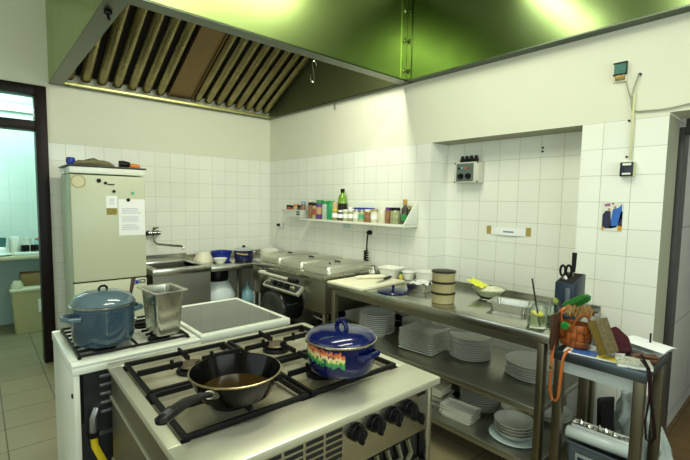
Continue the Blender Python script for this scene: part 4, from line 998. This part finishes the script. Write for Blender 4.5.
for z in (1.845, 1.82): solo('screw_hole', B().lathe([(0, 0), (.007, 0), (.007, .004), (0, .005)], 10, M=TR(ry=-90)), M_black, ('upper' if z > 1.83 else 'lower') + ' of two dark screw holes high in the recess', 'screw', (.1995, -3.175, z))
# thermostat circuit board
t = thing('thermostat', 'open thermostat circuit board high on the right wall', 'thermostat', (-.003, -3.667, 2.138))
part(t, 'back_plate', B().box(-.012, -.002, -3.70, -3.634, 2.14, 2.243, .002), M_cream, w=True)
part(t, 'circuit_board', B().box(-.02, -.0125, -3.696, -3.638, 2.182, 2.238), mat('pcb_green', (.03, .22, .16), .35, var=.7, col2=(.05, .04, .03), scale=70), w=True)
part(t, 'terminals', B().box(-.022, -.0125, -3.692, -3.645, 2.148, 2.176, .002), mat('terminal_brass', (.40, .27, .08), .4, .4, var=.8, col2=(.08, .05, .02), scale=80), w=True)
part(t, 'edge_frame', B().box(-.024, -.0125, -3.701, -3.633, 2.238, 2.244).box(-.024, -.0125, -3.701, -3.696, 2.175, 2.238).box(-.024, -.0125, -3.7, -3.634, 2.176, 2.182), M_black, w=True)
M_cab = mat('grey_cable', (.33, .35, .26), .5)
M_trunk = mat('cream_trunking', (.62, .63, .36), .5)
t = thing('wall_cable', 'grey cable running from the wall hole towards the passage door', 'cable', (-.006, -3.74, 1.96))
part(t, 'cable', B().tube([(-.002, -3.757, 2.162), (-.012, -3.752, 2.155), (-.012, -3.735, 2.09), (-.01, -3.728, 2.02), (-.01, -3.735, 1.98), (-.01, -3.76, 1.968), (-.01, -3.86, 1.962), (-.01, -3.92, 1.965), (-.01, -3.98, 1.974), (-.01, -4.3, 2.0)], .0042, 8), M_cab, w=True)
part(t, 'thin_wire', B().tube([(-.006, -3.695, 2.14), (-.008, -3.71, 2.08), (-.01, -3.728, 2.03)], .0028, 6), M_cab, w=True)
part(t, 'wall_plug', B().lathe([(0, 0), (.009, 0), (.009, .004), (0, .004)], 10, M=TR(-.002, -3.757, 2.163, ry=-90)), M_black, w=True)
t = thing('switch_trunking', 'thin cream cable trunking above the black wall switch', 'trunking', (-.004, -3.74, 1.71))
part(t, 'trunking', B().box(-.014, -.002, -3.746, -3.735, 1.712, 2.07, .002), M_trunk, w=True)
for z in (1.73, 1.925): part(t, 'clip', B().lathe([(0, 0), (.006, 0), (.006, .004), (0, .005)], 8, M=TR(-.002, -3.722, z, ry=-90)), M_black, w=True)
t = thing('wall_switch', 'square black wall switch on the tiles beside the passage', 'switch', (-.002, -3.735, 1.655))
part(t, 'back_box', B().box(-.03, -.002, -3.768, -3.702, 1.62, 1.70, .004), M_trunk, w=True)
part(t, 'switch_plate', B().box(-.04, -.0305, -3.764, -3.702, 1.622, 1.698, .003), mat('dark_navy_plate', (.015, .02, .035), .3), w=True)
part(t, 'white_label', B().box(-.0415, -.0402, -3.755, -3.715, 1.68, 1.692).box(-.0415, -.0402, -3.755, -3.715, 1.63, 1.64), M_whitep, w=True)
# photograph on the tiles
t = thing('photo_print', 'colour snapshot of two people stuck to the right wall tiles', 'photo', (-.002, -3.67, 1.318))
b = B(); X = -.0035
b.m(0).box(X, -.0015, -3.722, -3.618, 1.318, 1.478)
X2 = X - .0004
def patch(mi, poly): b.m(mi).prism(poly, X2, X, 'x')
patch(1, [(-3.622, 1.345), (-3.622, 1.41), (-3.637, 1.432), (-3.662, 1.43), (-3.668, 1.335), (-3.64, 1.33)])
patch(2, [(-3.66, 1.33), (-3.672, 1.44), (-3.70, 1.45), (-3.715, 1.47), (-3.72, 1.40), (-3.695, 1.34)])
patch(1, [(-3.70, 1.35), (-3.712, 1.43), (-3.721, 1.43), (-3.721, 1.345)])
patch(3, [(-3.648, 1.432), (-3.648, 1.446), (-3.66, 1.446), (-3.66, 1.432)])
patch(3, [(-3.676, 1.442), (-3.676, 1.458), (-3.688, 1.458), (-3.688, 1.442)])
patch(4, [(-3.62, 1.32), (-3.62, 1.345), (-3.632, 1.34), (-3.632, 1.32)])
patch(4, [(-3.70, 1.32), (-3.70, 1.35), (-3.721, 1.355), (-3.721, 1.32)])
patch(5, [(-3.63, 1.455), (-3.63, 1.47), (-3.658, 1.474), (-3.658, 1.458)])
patch(0, [(-3.66, 1.322), (-3.66, 1.345), (-3.695, 1.348), (-3.695, 1.322)])
part(t, 'print', b, [mat('photo_white', (.74, .74, .66), .4), mat('photo_navy', (.02, .02, .06), .4), mat('photo_blue', (.03, .14, .52), .4), mat('photo_skin', (.45, .25, .16), .4), mat('photo_orange', (.65, .30, .03), .4), mat('photo_red', (.35, .12, .25), .4)], w=True)
t_ = solo('pin', B().lathe([(0, 0), (.004, 0), (.004, .004), (0, .005)], 8, M=TR(ry=-90)), M_black, 'tiny black pin at the top of the snapshot', 'pin', (-.004, -3.672, 1.473))

# ------------------------------------------------------------------ small steel stand with bag
SZ2 = .79
t = thing('steel_stand', 'small square steel stand beside the work table, carrying a bag', 'stand', (-.52, -3.85, 0))
M_std = mat('stand_steel', (.13, .165, .20), .35, .9, var=.3, scale=6)
b = B().box(-.705, -.33, -4.03, -3.667, SZ2 - .045, SZ2, .004)
part(t, 'top_slab', b, M_std, w=True)
part(t, 'apron', B().box(-.69, -.675, -3.99, -3.70, SZ2 - .10, SZ2 - .046), mat('apron_lit_steel', (.62, .70, .72), .45, .5), w=True)  # bright blue-white of the lit apron painted into its steel colour
for x, y in ((-.68, -4.005), (-.68, -3.692), (-.355, -4.005), (-.355, -3.692)):
    part(t, 'leg', B().box(x - .02, x + .02, y - .02, y + .02, .001, SZ2 - .046, .003), mat('stand_leg_steel', (.19, .17, .12), .4, 1), w=True)
part(t, 'lower_shelf', B().box(-.66, -.37, -3.985, -3.71, .13, .15), M_steel_side, w=True)
ZB = SZ2 + .001
# papers and magazines lying on the stand
solo('magazine', B().m(0).box(-.085, .085, -.11, .11, 0, .006).m(1).box(-.085, -.03, -.112, -.02, .006, .0068).m(2).box(-.085, .0, -.02, .08, .006, .0068), [M_paper, mat('mag_yellow', (.75, .58, .03), .4), mat('mag_blue', (.04, .12, .42), .4)], 'blue and yellow magazine under the orange bag', 'magazine', (-.61, -3.81, ZB), 8)
t = thing('handbag', 'woven orange leather handbag standing on the steel stand', 'bag', (-.605, -3.725, ZB + .0075), -8)
def weave(name, col):
    m, nt, p = new_mat(name); p.inputs['Roughness'].default_value = .42
    s = sep(nt, objco(nt)); ang = math_n(nt, 'MULTIPLY', math_n(nt, 'ARCTAN2', s[1], s[0]), 1.9098); zz = math_n(nt, 'MULTIPLY', s[2], 27)
    ck = math_n(nt, 'MODULO', math_n(nt, 'ADD', math_n(nt, 'FLOOR', math_n(nt, 'ADD', ang, 20)), math_n(nt, 'FLOOR', math_n(nt, 'ADD', zz, 20))), 2)
    fu = math_n(nt, 'ABSOLUTE', math_n(nt, 'SUBTRACT', math_n(nt, 'FRACT', ang), .5)); fv = math_n(nt, 'ABSOLUTE', math_n(nt, 'SUBTRACT', math_n(nt, 'FRACT', zz), .5))
    a = math_n(nt, 'MULTIPLY', math_n(nt, 'SUBTRACT', 1, ck), fu); c = math_n(nt, 'MULTIPLY', ck, fv)
    h = math_n(nt, 'SUBTRACT', 1, math_n(nt, 'POWER', math_n(nt, 'MULTIPLY', math_n(nt, 'ADD', a, c), 2), 2.2))
    edge = math_n(nt, 'GREATER_THAN', math_n(nt, 'MAXIMUM', fu, fv), .465)
    n = noise_n(nt, objco(nt), 30, 3)
    cc = mix_n(nt, math_n(nt, 'MULTIPLY', n, .6), col, tuple(x * .55 for x in col))
    nt.links.new(mix_n(nt, edge, cc, tuple(x * .35 for x in col)), p.inputs['Base Color'])
    bump_n(nt, p, h, .006, .9)
    return m
ORG = (.46, .12, .018)
M_leather = mat('orange_leather', ORG, .4, var=.4, col2=(.32, .08, .015), scale=40)
def sq(hx, hy, z, e=3.2, n=40, dx=0):
    out = []
    for k in range(n):
        a = 2 * PI * k / n; c, s_ = math.cos(a), math.sin(a)
        out.append((dx + hx * math.copysign(abs(c) ** (2 / e), c), hy * math.copysign(abs(s_) ** (2 / e), s_), z))
    return out
b = B().loft([sq(.036, .050, 0), sq(.046, .060, .006), sq(.050, .066, .045), sq(.048, .064, .085), sq(.044, .059, .112), sq(.040, .055, .112), sq(.044, .059, .07), sq(.03, .045, .012)], caps=True)
part(t, 'bag_body', b, weave('woven_leather', ORG), smooth=60)
def strip(P, w, th, up): return B().tube(P, w, 8, flat=th, up=up)
P = [(-.04, .045, .10), (-.046, .052, .14), (-.043, .05, .168), (-.03, .04, .18), (-.01, .03, .165), (0, .03, .13)]
part(t, 'handle', strip(P, .008, .4, (0, 1, 0)), M_leather)
P = [(-.047, -.005, .085), (-.052, -.018, .12), (-.05, -.032, .15), (-.04, -.046, .167), (-.026, -.058, .165), (-.012, -.064, .14), (-.006, -.06, .10)]
part(t, 'handle', strip(P, .008, .4, (1, 0, 0)), M_leather)
P = [(-.042, .062, .10), (-.060, .064, .06), (-.095, .05, .02), (-.126, .038, -.03), (-.132, .034, -.10), (-.132, .036, -.19), (-.132, .024, -.235), (-.132, .008, -.24), (-.132, -.006, -.215), (-.132, -.01, -.15), (-.132, -.014, -.08), (-.132, -.018, -.03), (-.118, -.02, -.004), (-.07, -.018, .0)]
part(t, 'shoulder_strap', strip(P, .0075, .3, (0, 1, 0)), M_leather)
part(t, 'buckle', B().tube([(-.136, .041, -.08), (-.136, .028, -.08), (-.136, .028, -.10), (-.136, .041, -.10)], .0025, 6, closed=True), M_steel_side)
# bag contents (things)
t = thing('paper_bag', 'crumpled tan paper bag sticking out of the orange handbag', 'paper bag', (-.605, -3.727, ZB + .145))
b = B()
for k in range(7):
    x = -.024 + .008 * k; yy = .036 - k * .012
    b.grid(lambda u, v, x=x, yy=yy, k=k: Vector((x + .016 * (u - .5) + .006 * noise.noise(Vector((u * 4, v * 4, k))), yy + .034 * (v - .5) - .012 * u, -.015 + .082 * (1 - abs(u - .5) * 1.2) * (.75 + .25 * math.sin(3 * v + k)) + .012 * noise.noise(Vector((u * 5, v * 5, k * 3))))), 8, 8)
part(t, 'crumpled_paper', b, mat('tan_paper', (.36, .22, .07), .7, var=.8, col2=(.15, .05, .015), scale=30))
t = thing('green_case', 'bright green glasses case on top of the orange handbag', 'case', (-.585, -3.712, ZB + .212))
def fn(u, v):
    a = 2 * PI * u; L = v - .5; r_ = .021 * (max(0, 1 - (2 * L) ** 4)) ** .5 + .001
    return Vector((r_ * .55 * math.cos(a), L * .145, r_ * math.sin(a)))
part(t, 'case_body', B().grid(fn, 20, 16, wrap=True, M=TR(rx=-33)), mat('leaf_green', (.012, .13, .012), .35))
part(t, 'zip_edge', B().tube([(-.014, .068 * (k / 6 * 2 - 1), .003 * math.cos(k)) for k in range(7)], .004, 6, M=TR(rx=-33)), mat('dark_green_edge', (.015, .10, .02), .5))
t = thing('green_pompom', 'fluffy green pompom hanging on the handbag front', 'pompom', (-.667, -3.698, ZB + .112))
b = B()
for k in range(140):
    d_ = Vector((random.gauss(0, 1), random.gauss(0, 1), random.gauss(0, 1))).normalized()
    b.tube([d_ * .004, d_ * rnd(.015, .021) + Vector((0, 0, -.002))], [.0028, .0012], 4)
part(t, 'tuft', b, mat('pompom_green', (.02, .34, .05), .7))
# book leaning
M_pat = None
def pattern_mat(name, c1, c2, c3, scale):
    m, nt, p = new_mat(name); p.inputs['Roughness'].default_value = .55
    v = nt.nodes.new('ShaderNodeTexVoronoi'); v.inputs['Scale'].default_value = scale; nt.links.new(objco(nt), v.inputs['Vector'])
    n = noise_n(nt, objco(nt), scale * 1.7, 3)
    c = ramp_n(nt, v.outputs['Distance'], [(.15, c3), (.35, c1), (.8, c2)])
    nt.links.new(mix_n(nt, math_n(nt, 'GREATER_THAN', n, .55), c, c2), p.inputs['Base Color'])
    return m
M_bookc = pattern_mat('book_cover_pattern', (.17, .13, .05), (.10, .08, .03), (.26, .09, .04), 60)
t = thing('thick_book', 'thick old book with gold page edges leaning on the orange handbag', 'book', (-.69, -3.853, ZB + .014), 0)
tl = R(23); ya = R(56)
rh = Vector((.75, -.66, 0)).normalized(); fh = Vector((.66, .75, 0)).normalized()
th_ = rh * math.cos(ya) - fh * math.sin(ya); wv = rh * math.sin(ya) + fh * math.cos(ya)
lv = Vector((0, 0, 1)) * math.cos(tl) - th_ * math.sin(tl); tv = th_ * math.cos(tl) + Vector((0, 0, 1)) * math.sin(tl)
MB_ = Matrix(((wv.x, tv.x, lv.x, 0), (wv.y, tv.y, lv.y, 0), (wv.z, tv.z, lv.z, 0), (0, 0, 0, 1)))   # x: depth, y: thickness, z: length
b = B().box(0, .105, 0, .003, 0, .15, .001, M=MB_).box(0, .105, .035, .038, 0, .15, .001, M=MB_).box(.102, .105, 0, .038, 0, .15, M=MB_)
part(t, 'cover', b, M_bookc)
b = B().box(.002, .101, .0035, .0345, .002, .148, M=MB_)
M_gold = mat('gilt_pages', (.26, .18, .04), .4, var=.8, col2=(.08, .05, .01), scale=60, stretch=(1, 8, 1))
part(t, 'page_block', b, M_gold, label='gold tinted page edges')
# maroon knitted hat
t = thing('knit_hat', 'maroon knitted hat lying beside the book on the stand', 'hat', (-.50, -3.858, ZB + .0), 20)
def fn(u, v):
    a = 2 * PI * u; z = v; rr = math.cos(PI / 2 * z ** 1.3) ** .7 if z < 1 else 0
    rr = rr * (1 + .035 * math.sin(a * 26)) + .0005
    return Vector((.052 * rr * math.cos(a), .062 * rr * math.sin(a), .108 * z ** .9 + .008 * noise.noise(Vector((3 * math.cos(a), 3 * math.sin(a), 3 * z))) * (z > .05)))
M_mar = mat('maroon_wool', (.060, .004, .010), .9, var=.6, col2=(.022, .0015, .004), scale=80, bump=.002)
part(t, 'crown', B().grid(fn, 104, 14, wrap=True), M_mar, smooth=80)
b = B().grid(lambda u, v: Vector(((.05 + .010 * math.sin(PI * v)) * math.cos(2 * PI * u), (.06 + .010 * math.sin(PI * v)) * math.sin(2 * PI * u), .032 * v)), 40, 6, wrap=True)
part(t, 'brim', b, M_mar, smooth=80)
# notebook and papers
M_nb = pattern_mat('notebook_pattern', (.34, .36, .28), (.50, .52, .44), (.06, .08, .06), 70)
t = thing('notebook', 'patterned pale notebook at the front corner of the stand', 'notebook', (-.645, -3.955, ZB), 22)
part(t, 'cover', B().box(-.055, .055, -.075, .05, .0, .003).box(-.055, .055, -.075, .05, .013, .016), M_nb)
part(t, 'pages', B().box(-.053, .053, -.073, .048, .003, .013), M_paper)
solo('newspaper', B().m(0).grid(lambda u, v: Vector(((u - .5) * .12, (v - .5) * .18, .004 + .05 * u * (1 - .5 * v) * .4 + .012 * noise.noise(Vector((u * 3, v * 3, 2))))), 10, 10), [mat('newsprint', (.62, .64, .60), .8, var=.9, col2=(.30, .34, .34), scale=45)], 'grey printed newspaper lying at the back of the stand', 'newspaper', (-.395, -3.95, ZB + .004), -12)
t = thing('paper_sheets', 'loose white paper sheets at the back corner of the stand', 'paper', (-.40, -3.97, ZB + .03), -12)
part(t, 'sheet', B().grid(lambda u, v: Vector(((u - .5) * .13, (v - .5) * .17, .012 * math.sin(3 * u) + .01 * v)), 8, 8), M_paper)
t = thing('leather_pouch', 'dark brown leather pouch under the white sheets', 'pouch', (-.55, -3.985, ZB), 25)
b = B().loft([sq(.03, .045, 0), sq(.034, .05, .006), sq(.032, .048, .018), sq(.015, .03, .024)])
part(t, 'pouch_body', b, mat('brown_leather', (.10, .04, .02), .45), smooth=60)
part(t, 'flap', B().grid(lambda u, v: Vector(((u - .5) * .06, (v - .5) * .08 - .01, .025 + .004 * math.sin(6 * u))), 8, 6), mat('brown_leather_flap', (.10, .04, .015), .4))
t = thing('ballpoint_pen', 'dark pen standing upright among the papers on the stand', 'pen', (-.405, -3.972, ZB + .03))
part(t, 'barrel', B().tube([(0, 0, .005), (.002, 0, .06)], .004, 8), M_rim)
solo('blue_cup', B().lathe([(0, 0), (.02, 0), (.022, .06), (.019, .06), (.017, .006), (0, .004)], 16), mat('blue_cup_plastic', (.05, .16, .32), .35), 'small blue cup half hidden behind the orange handbag', 'cup', (-.42, -3.765, ZB))
t = thing('lanyard', 'dark red strap looped over the front edge of the stand', 'strap', (-.70, -4.05, ZB))
P = [(-.60, -3.985, .83), (-.66, -4.01, .826), (-.71, -4.037, .812), (-.726, -4.048, .78), (-.73, -4.055, .70), (-.732, -4.072, .60), (-.735, -4.078, .555), (-.735, -4.066, .525), (-.735, -4.05, .535), (-.733, -4.042, .60), (-.732, -4.05, .70), (-.728, -4.043, .78), (-.712, -4.032, .815), (-.67, -4.0, .829)]
part(t, 'strap', strip(P, .006, .4, (0, 1, 0)), mat('oxblood', (.010, .002, .003), .6, spec=.15), w=True)
# under the stand
LZ2 = .151
t = thing('storage_tub', 'grey plastic tub with printed label on the lower shelf of stand', 'tub', (-.56, -3.85, LZ2))
b = B().loft([ring(.07, .118, .02, 0), ring(.08, .128, .02, .19), ring(.088, .134, .02, .195), ring(.088, .134, .02, .205), ring(.077, .125, .02, .20), ring(.066, .114, .02, .006)])
part(t, 'tub_body', b, mat('grey_tub', (.10, .13, .15), .4))
lb = part(t, 'label', B().box(-.0835, -.0815, -.10, .08, .04, .165, M=TR(ry=-3)), mat('grey_label', (.42, .46, .46), .5, var=.6, col2=(.25, .28, .3), scale=25))
part(lb, 'label_text', B().box(-.0855, -.0838, .0, .07, .135, .15, M=TR(ry=-3)), mat('label_navy', (.02, .03, .08), .5))
t = thing('foil_roll', 'long pale roll of cling film on the grey tub', 'roll', (-.61, -3.845, LZ2 + .206), 4)
part(t, 'roll', B().lathe([(0, -.128), (.026, -.128), (.028, -.124), (.028, .124), (.026, .128), (0, .128)], 24, M=TR(0, 0, .0285, rx=90)), mat('film_roll', (.55, .62, .62), .25))
part(t, 'core', B().lathe([(0, .1282), (.012, .1282), (.012, .13), (0, .13)], 16, M=TR(0, 0, .0285, rx=90)), M_tan)
t = thing('foil_box', 'white torn foil box lying behind the cling film roll', 'box', (-.545, -3.845, LZ2 + .206), 3)
part(t, 'box', B().box(-.03, .03, -.125, .125, 0, .055, .002), M_paper)
part(t, 'foil', B().grid(lambda u, v: Vector((-.032 + .03 * u, (v - .5) * .25, .057 + .02 * u * abs(noise.noise(Vector((u * 5, v * 12, 3)))) * 2)), 6, 30), mat('aluminium_foil', (.75, .76, .72), .25, 1), smooth=10)
t = thing('black_tray', 'black plastic tray standing tilted behind the foil box', 'tray', (-.415, -3.86, LZ2), 0)
part(t, 'tray_body', B().loft([ring(.09, .03, .015, 0), ring(.1, .04, .015, .012), ring(.103, .043, .015, .014), ring(.088, .028, .015, .004)], M=TR(.0, .035, .272, rx=-48, ry=82)), M_black)
def fn(u, v):
    a = 2 * PI * u; c, s_ = math.cos(a), math.sin(a)
    w = 1 - .72 * v ** .8
    n_ = noise.noise(Vector((c * 2.2, s_ * 2.2, v * 4))) * .035 + noise.noise(Vector((c * 5, s_ * 5, v * 9 + 3))) * .02
    return Vector(((.085 * (1 - .5 * v) + n_) * c, (.21 * w + n_) * s_ + .06 * v, .5 * v + .03 * v * noise.noise(Vector((c * 3, s_ * 3, 9)))))
b = B().grid(fn, 48, 26, wrap=True)
b.lathe([(0, .002), (.08, .002)], 24)
solo('plastic_bag', b, mat('bag_plastic', (.66, .72, .69), .25, var=.6, col2=(.40, .47, .46), scale=12, bump=.004, trans=.25), 'crumpled pale plastic bag standing behind the steel stand', 'plastic bag', (-.20, -3.945, .001), smooth=50)

# dark cable coil at the floor under the table left end
P = []
for k in range(90):
    a = 2 * PI * k / 22; P.append((.1 * math.cos(a) * (1 + .05 * math.sin(k)), .12 * math.sin(a), .012 + .008 * (k // 22)))
solo('black_hose', B().tube(P, .009, 6), M_rub, 'coiled black hose on the middle shelf behind the bowls', 'hose', (-.2, -2.20, MZ))

# ------------------------------------------------------------------ scullery contents
t = thing('scullery_counter', 'pale worktop with crockery in the room behind the doorway', 'counter', (-2.5, 1.1, 0))
part(t, 'worktop', B().box(-3.3, -1.42, 1.08, 1.675, .80, .835, .004), mat('tan_edge_top', (.62, .58, .40), .4), w=True)
part(t, 'rear_panel', B().box(-3.3, -1.42, 1.60, 1.675, .002, .80), mat('teal_panel', (.42, .55, .53), .5), w=True)
for x in (-3.2, -1.6): part(t, 'leg', B().box(x - .02, x + .02, 1.12, 1.16, .002, .80), M_steel_side, w=True)
CZ = .836
t = thing('waste_bin', 'beige pedal waste bin with a pale lid in the next room', 'bin', (-2.29, 1.22, .001))
part(t, 'bin_body', B().loft([ring(.14, .125, .03, 0), ring(.165, .15, .03, .45), ring(.165, .15, .03, .455)]), mat('beige_bin', (.46, .42, .22), .45))
ld = part(t, 'lid', B().loft([ring(.178, .162, .03, .46), ring(.178, .162, .03, .48), ring(.14, .13, .03, .50)]), mat('pale_lid_plastic', (.66, .66, .46), .4))
part(ld, 'lid_hinge', B().lathe([(0, 0), (.055, 0), (.052, .05), (.035, .085), (0, .095)], 18, (-.11, -.10, .485)), mat('pale_hinge', (.66, .66, .46), .4))
part(t, 'label', B().box(.06, .13, -.1475, -.1455, .22, .36), M_paper)
solo('cardboard_box', B().box(-.13, .13, -.09, .09, 0, .13, .003), mat('brown_card', (.30, .20, .08), .7), 'brown cardboard box lying on the waste bin', 'box', (-2.235, 1.20 + .04, .5025))
solo('dark_crate', B().loft([ring(.09, .07, .01, 0), ring(.1, .08, .01, .09), ring(.094, .074, .01, .09), ring(.08, .06, .01, .008)]), mat('dark_teal_box', (.05, .16, .16), .4), 'dark teal crate at the left of the scullery worktop', 'crate', (-2.56, 1.42, CZ + .08))
solo('upturned_tray', B().loft([ring(.1, .09, .02, 0), ring(.095, .085, .02, .06), ring(.08, .07, .02, .078)]), M_plate, 'white upturned tray carrying the dark teal crate', 'tray', (-2.56, 1.42, CZ))
solo('white_canister', B().lathe([(0, 0), (.05, 0), (.052, .01), (.052, .16), (.045, .18), (0, .182)], 24), M_white, 'white canister with rounded top on the scullery worktop', 'canister', (-2.385, 1.45, CZ))
solo('plate_pile', B().lathe(plate_prof(.12), 32), M_plate, 'white plate lying in front of the white canister', 'plate', (-2.535, 1.22, CZ))
solo('grey_tray', B().box(-.11, .11, -.07, .07, 0, .03, .006), M_plate, 'long white tray at the front edge of the scullery worktop', 'tray', (-2.30, 1.17, CZ))
for x, y, l in ((-2.30, 1.38, 'black mug behind the long white tray'), (-2.215, 1.38, 'black mug nearest the doorway post in the scullery')):
    t = thing('mug', l, 'mug', (x, y, CZ), 280)
    part(t, 'cup', B().lathe([(0, 0), (.034, 0), (.038, .01), (.038, .085), (.034, .085), (.032, .01), (0, .008)], 20), M_black)
    part(t, 'handle', B().tube([(.036, 0, .07), (.058, 0, .065), (.06, 0, .035), (.036, 0, .02)], .005, 8), M_black)
t = thing('preserve_jar', 'glass jar with a red lid beside the doorway post', 'jar', (-2.165, 1.46, CZ))
part(t, 'glass', B().lathe([(0, 0), (.045, 0), (.047, .01), (.047, .12), (.04, .135), (0, .135)], 22), mat('pale_teal_glass', (.45, .62, .60), .1, coat=.5))
part(t, 'lid', B().lathe([(0, .136), (.043, .136), (.043, .152), (0, .153)], 22), M_red)
solo('white_jug', B().lathe([(0, 0), (.05, 0), (.055, .02), (.05, .1), (.042, .13), (.046, .15), (.04, .15), (.038, .13), (0, .02)], 24), M_white, 'white jug between the mugs and the canister', 'jug', (-2.27, 1.52, CZ))
solo('dish_cloth', B().grid(lambda u, v: Vector(((u - .5) * .14, (v - .5) * .14, .006 + .03 * abs(noise.noise(Vector((u * 4, v * 4, 8)))))), 14, 14), mat('pale_green_cloth', (.55, .60, .42), .9), 'crumpled pale cloth at the right end of the scullery worktop', 'cloth', (-2.185, 1.21, CZ))
t = thing('fluorescent_lamp', 'bright fluorescent strip lamp seen through the transom window', 'lamp', (-2.5, 1.6, 2.42))
part(t, 'housing', B().box(-3.1, -2.05, 1.64, 1.678, 2.42, 2.5, .004), M_whitep, w=True)
part(t, 'tube', B().tube([(-3.08, 1.615, 2.46), (-2.07, 1.615, 2.46)], .018, 12), emit('lamp_tube', (.85, 1, .95), 9), w=True)

# ------------------------------------------------------------------ ceiling lamps (out of frame) and light
def area(name, loc, rot, sx, sy, power, col):
    l = bpy.data.lights.new(name, 'AREA'); l.shape = 'RECTANGLE'; l.size = sx; l.size_y = sy; l.energy = power; l.color = col
    o = bpy.data.objects.new(name, l); COL.objects.link(o); o.location = loc; o.rotation_euler = [R(a) for a in rot]; return o
LAMP = (.98, 1.0, .80)
area('ceiling_lamp', (-1.35, -2.9, CEIL - .03), (0, 0, 0), 1.3, .16, 17, LAMP)
area('ceiling_lamp', (-1.9, -3.8, CEIL - .03), (0, 0, 0), 1.3, .16, 19, LAMP)
area('hood_lamp', (-1.1, -2.05, 2.66), (38, 0, 0), 1.8, .08, 20, LAMP)
area('window_daylight', (-2.0, -6.66, 1.8), (90, 0, 0), 3.0, 1.5, 50, (.86, 1.0, .93))
area('window_daylight', (-5.16, -3.4, 1.75), (90, 0, -90), 3.5, 1.45, 26, (.85, 1.0, .95))
area('scullery_lamp', (-2.6, .95, 2.78), (0, 0, 0), 1.2, .5, 20, (.60, 1.0, .90))
area('hall_lamp', (1.3, -4.8, 2.48), (0, 0, 0), .6, .6, 6, (.95, 1.0, .97))
w = bpy.data.worlds.new('world'); sc.world = w; w.use_nodes = True
w.node_tree.nodes['Background'].inputs[0].default_value = (.75, .85, 1, 1); w.node_tree.nodes['Background'].inputs[1].default_value = .2
sc.view_settings.view_transform = 'Standard'; sc.view_settings.look = 'None'; sc.view_settings.gamma = 1; sc.view_settings.use_curve_mapping = False
sc.view_settings.exposure = 0.37
bpy.context.view_layer.update()
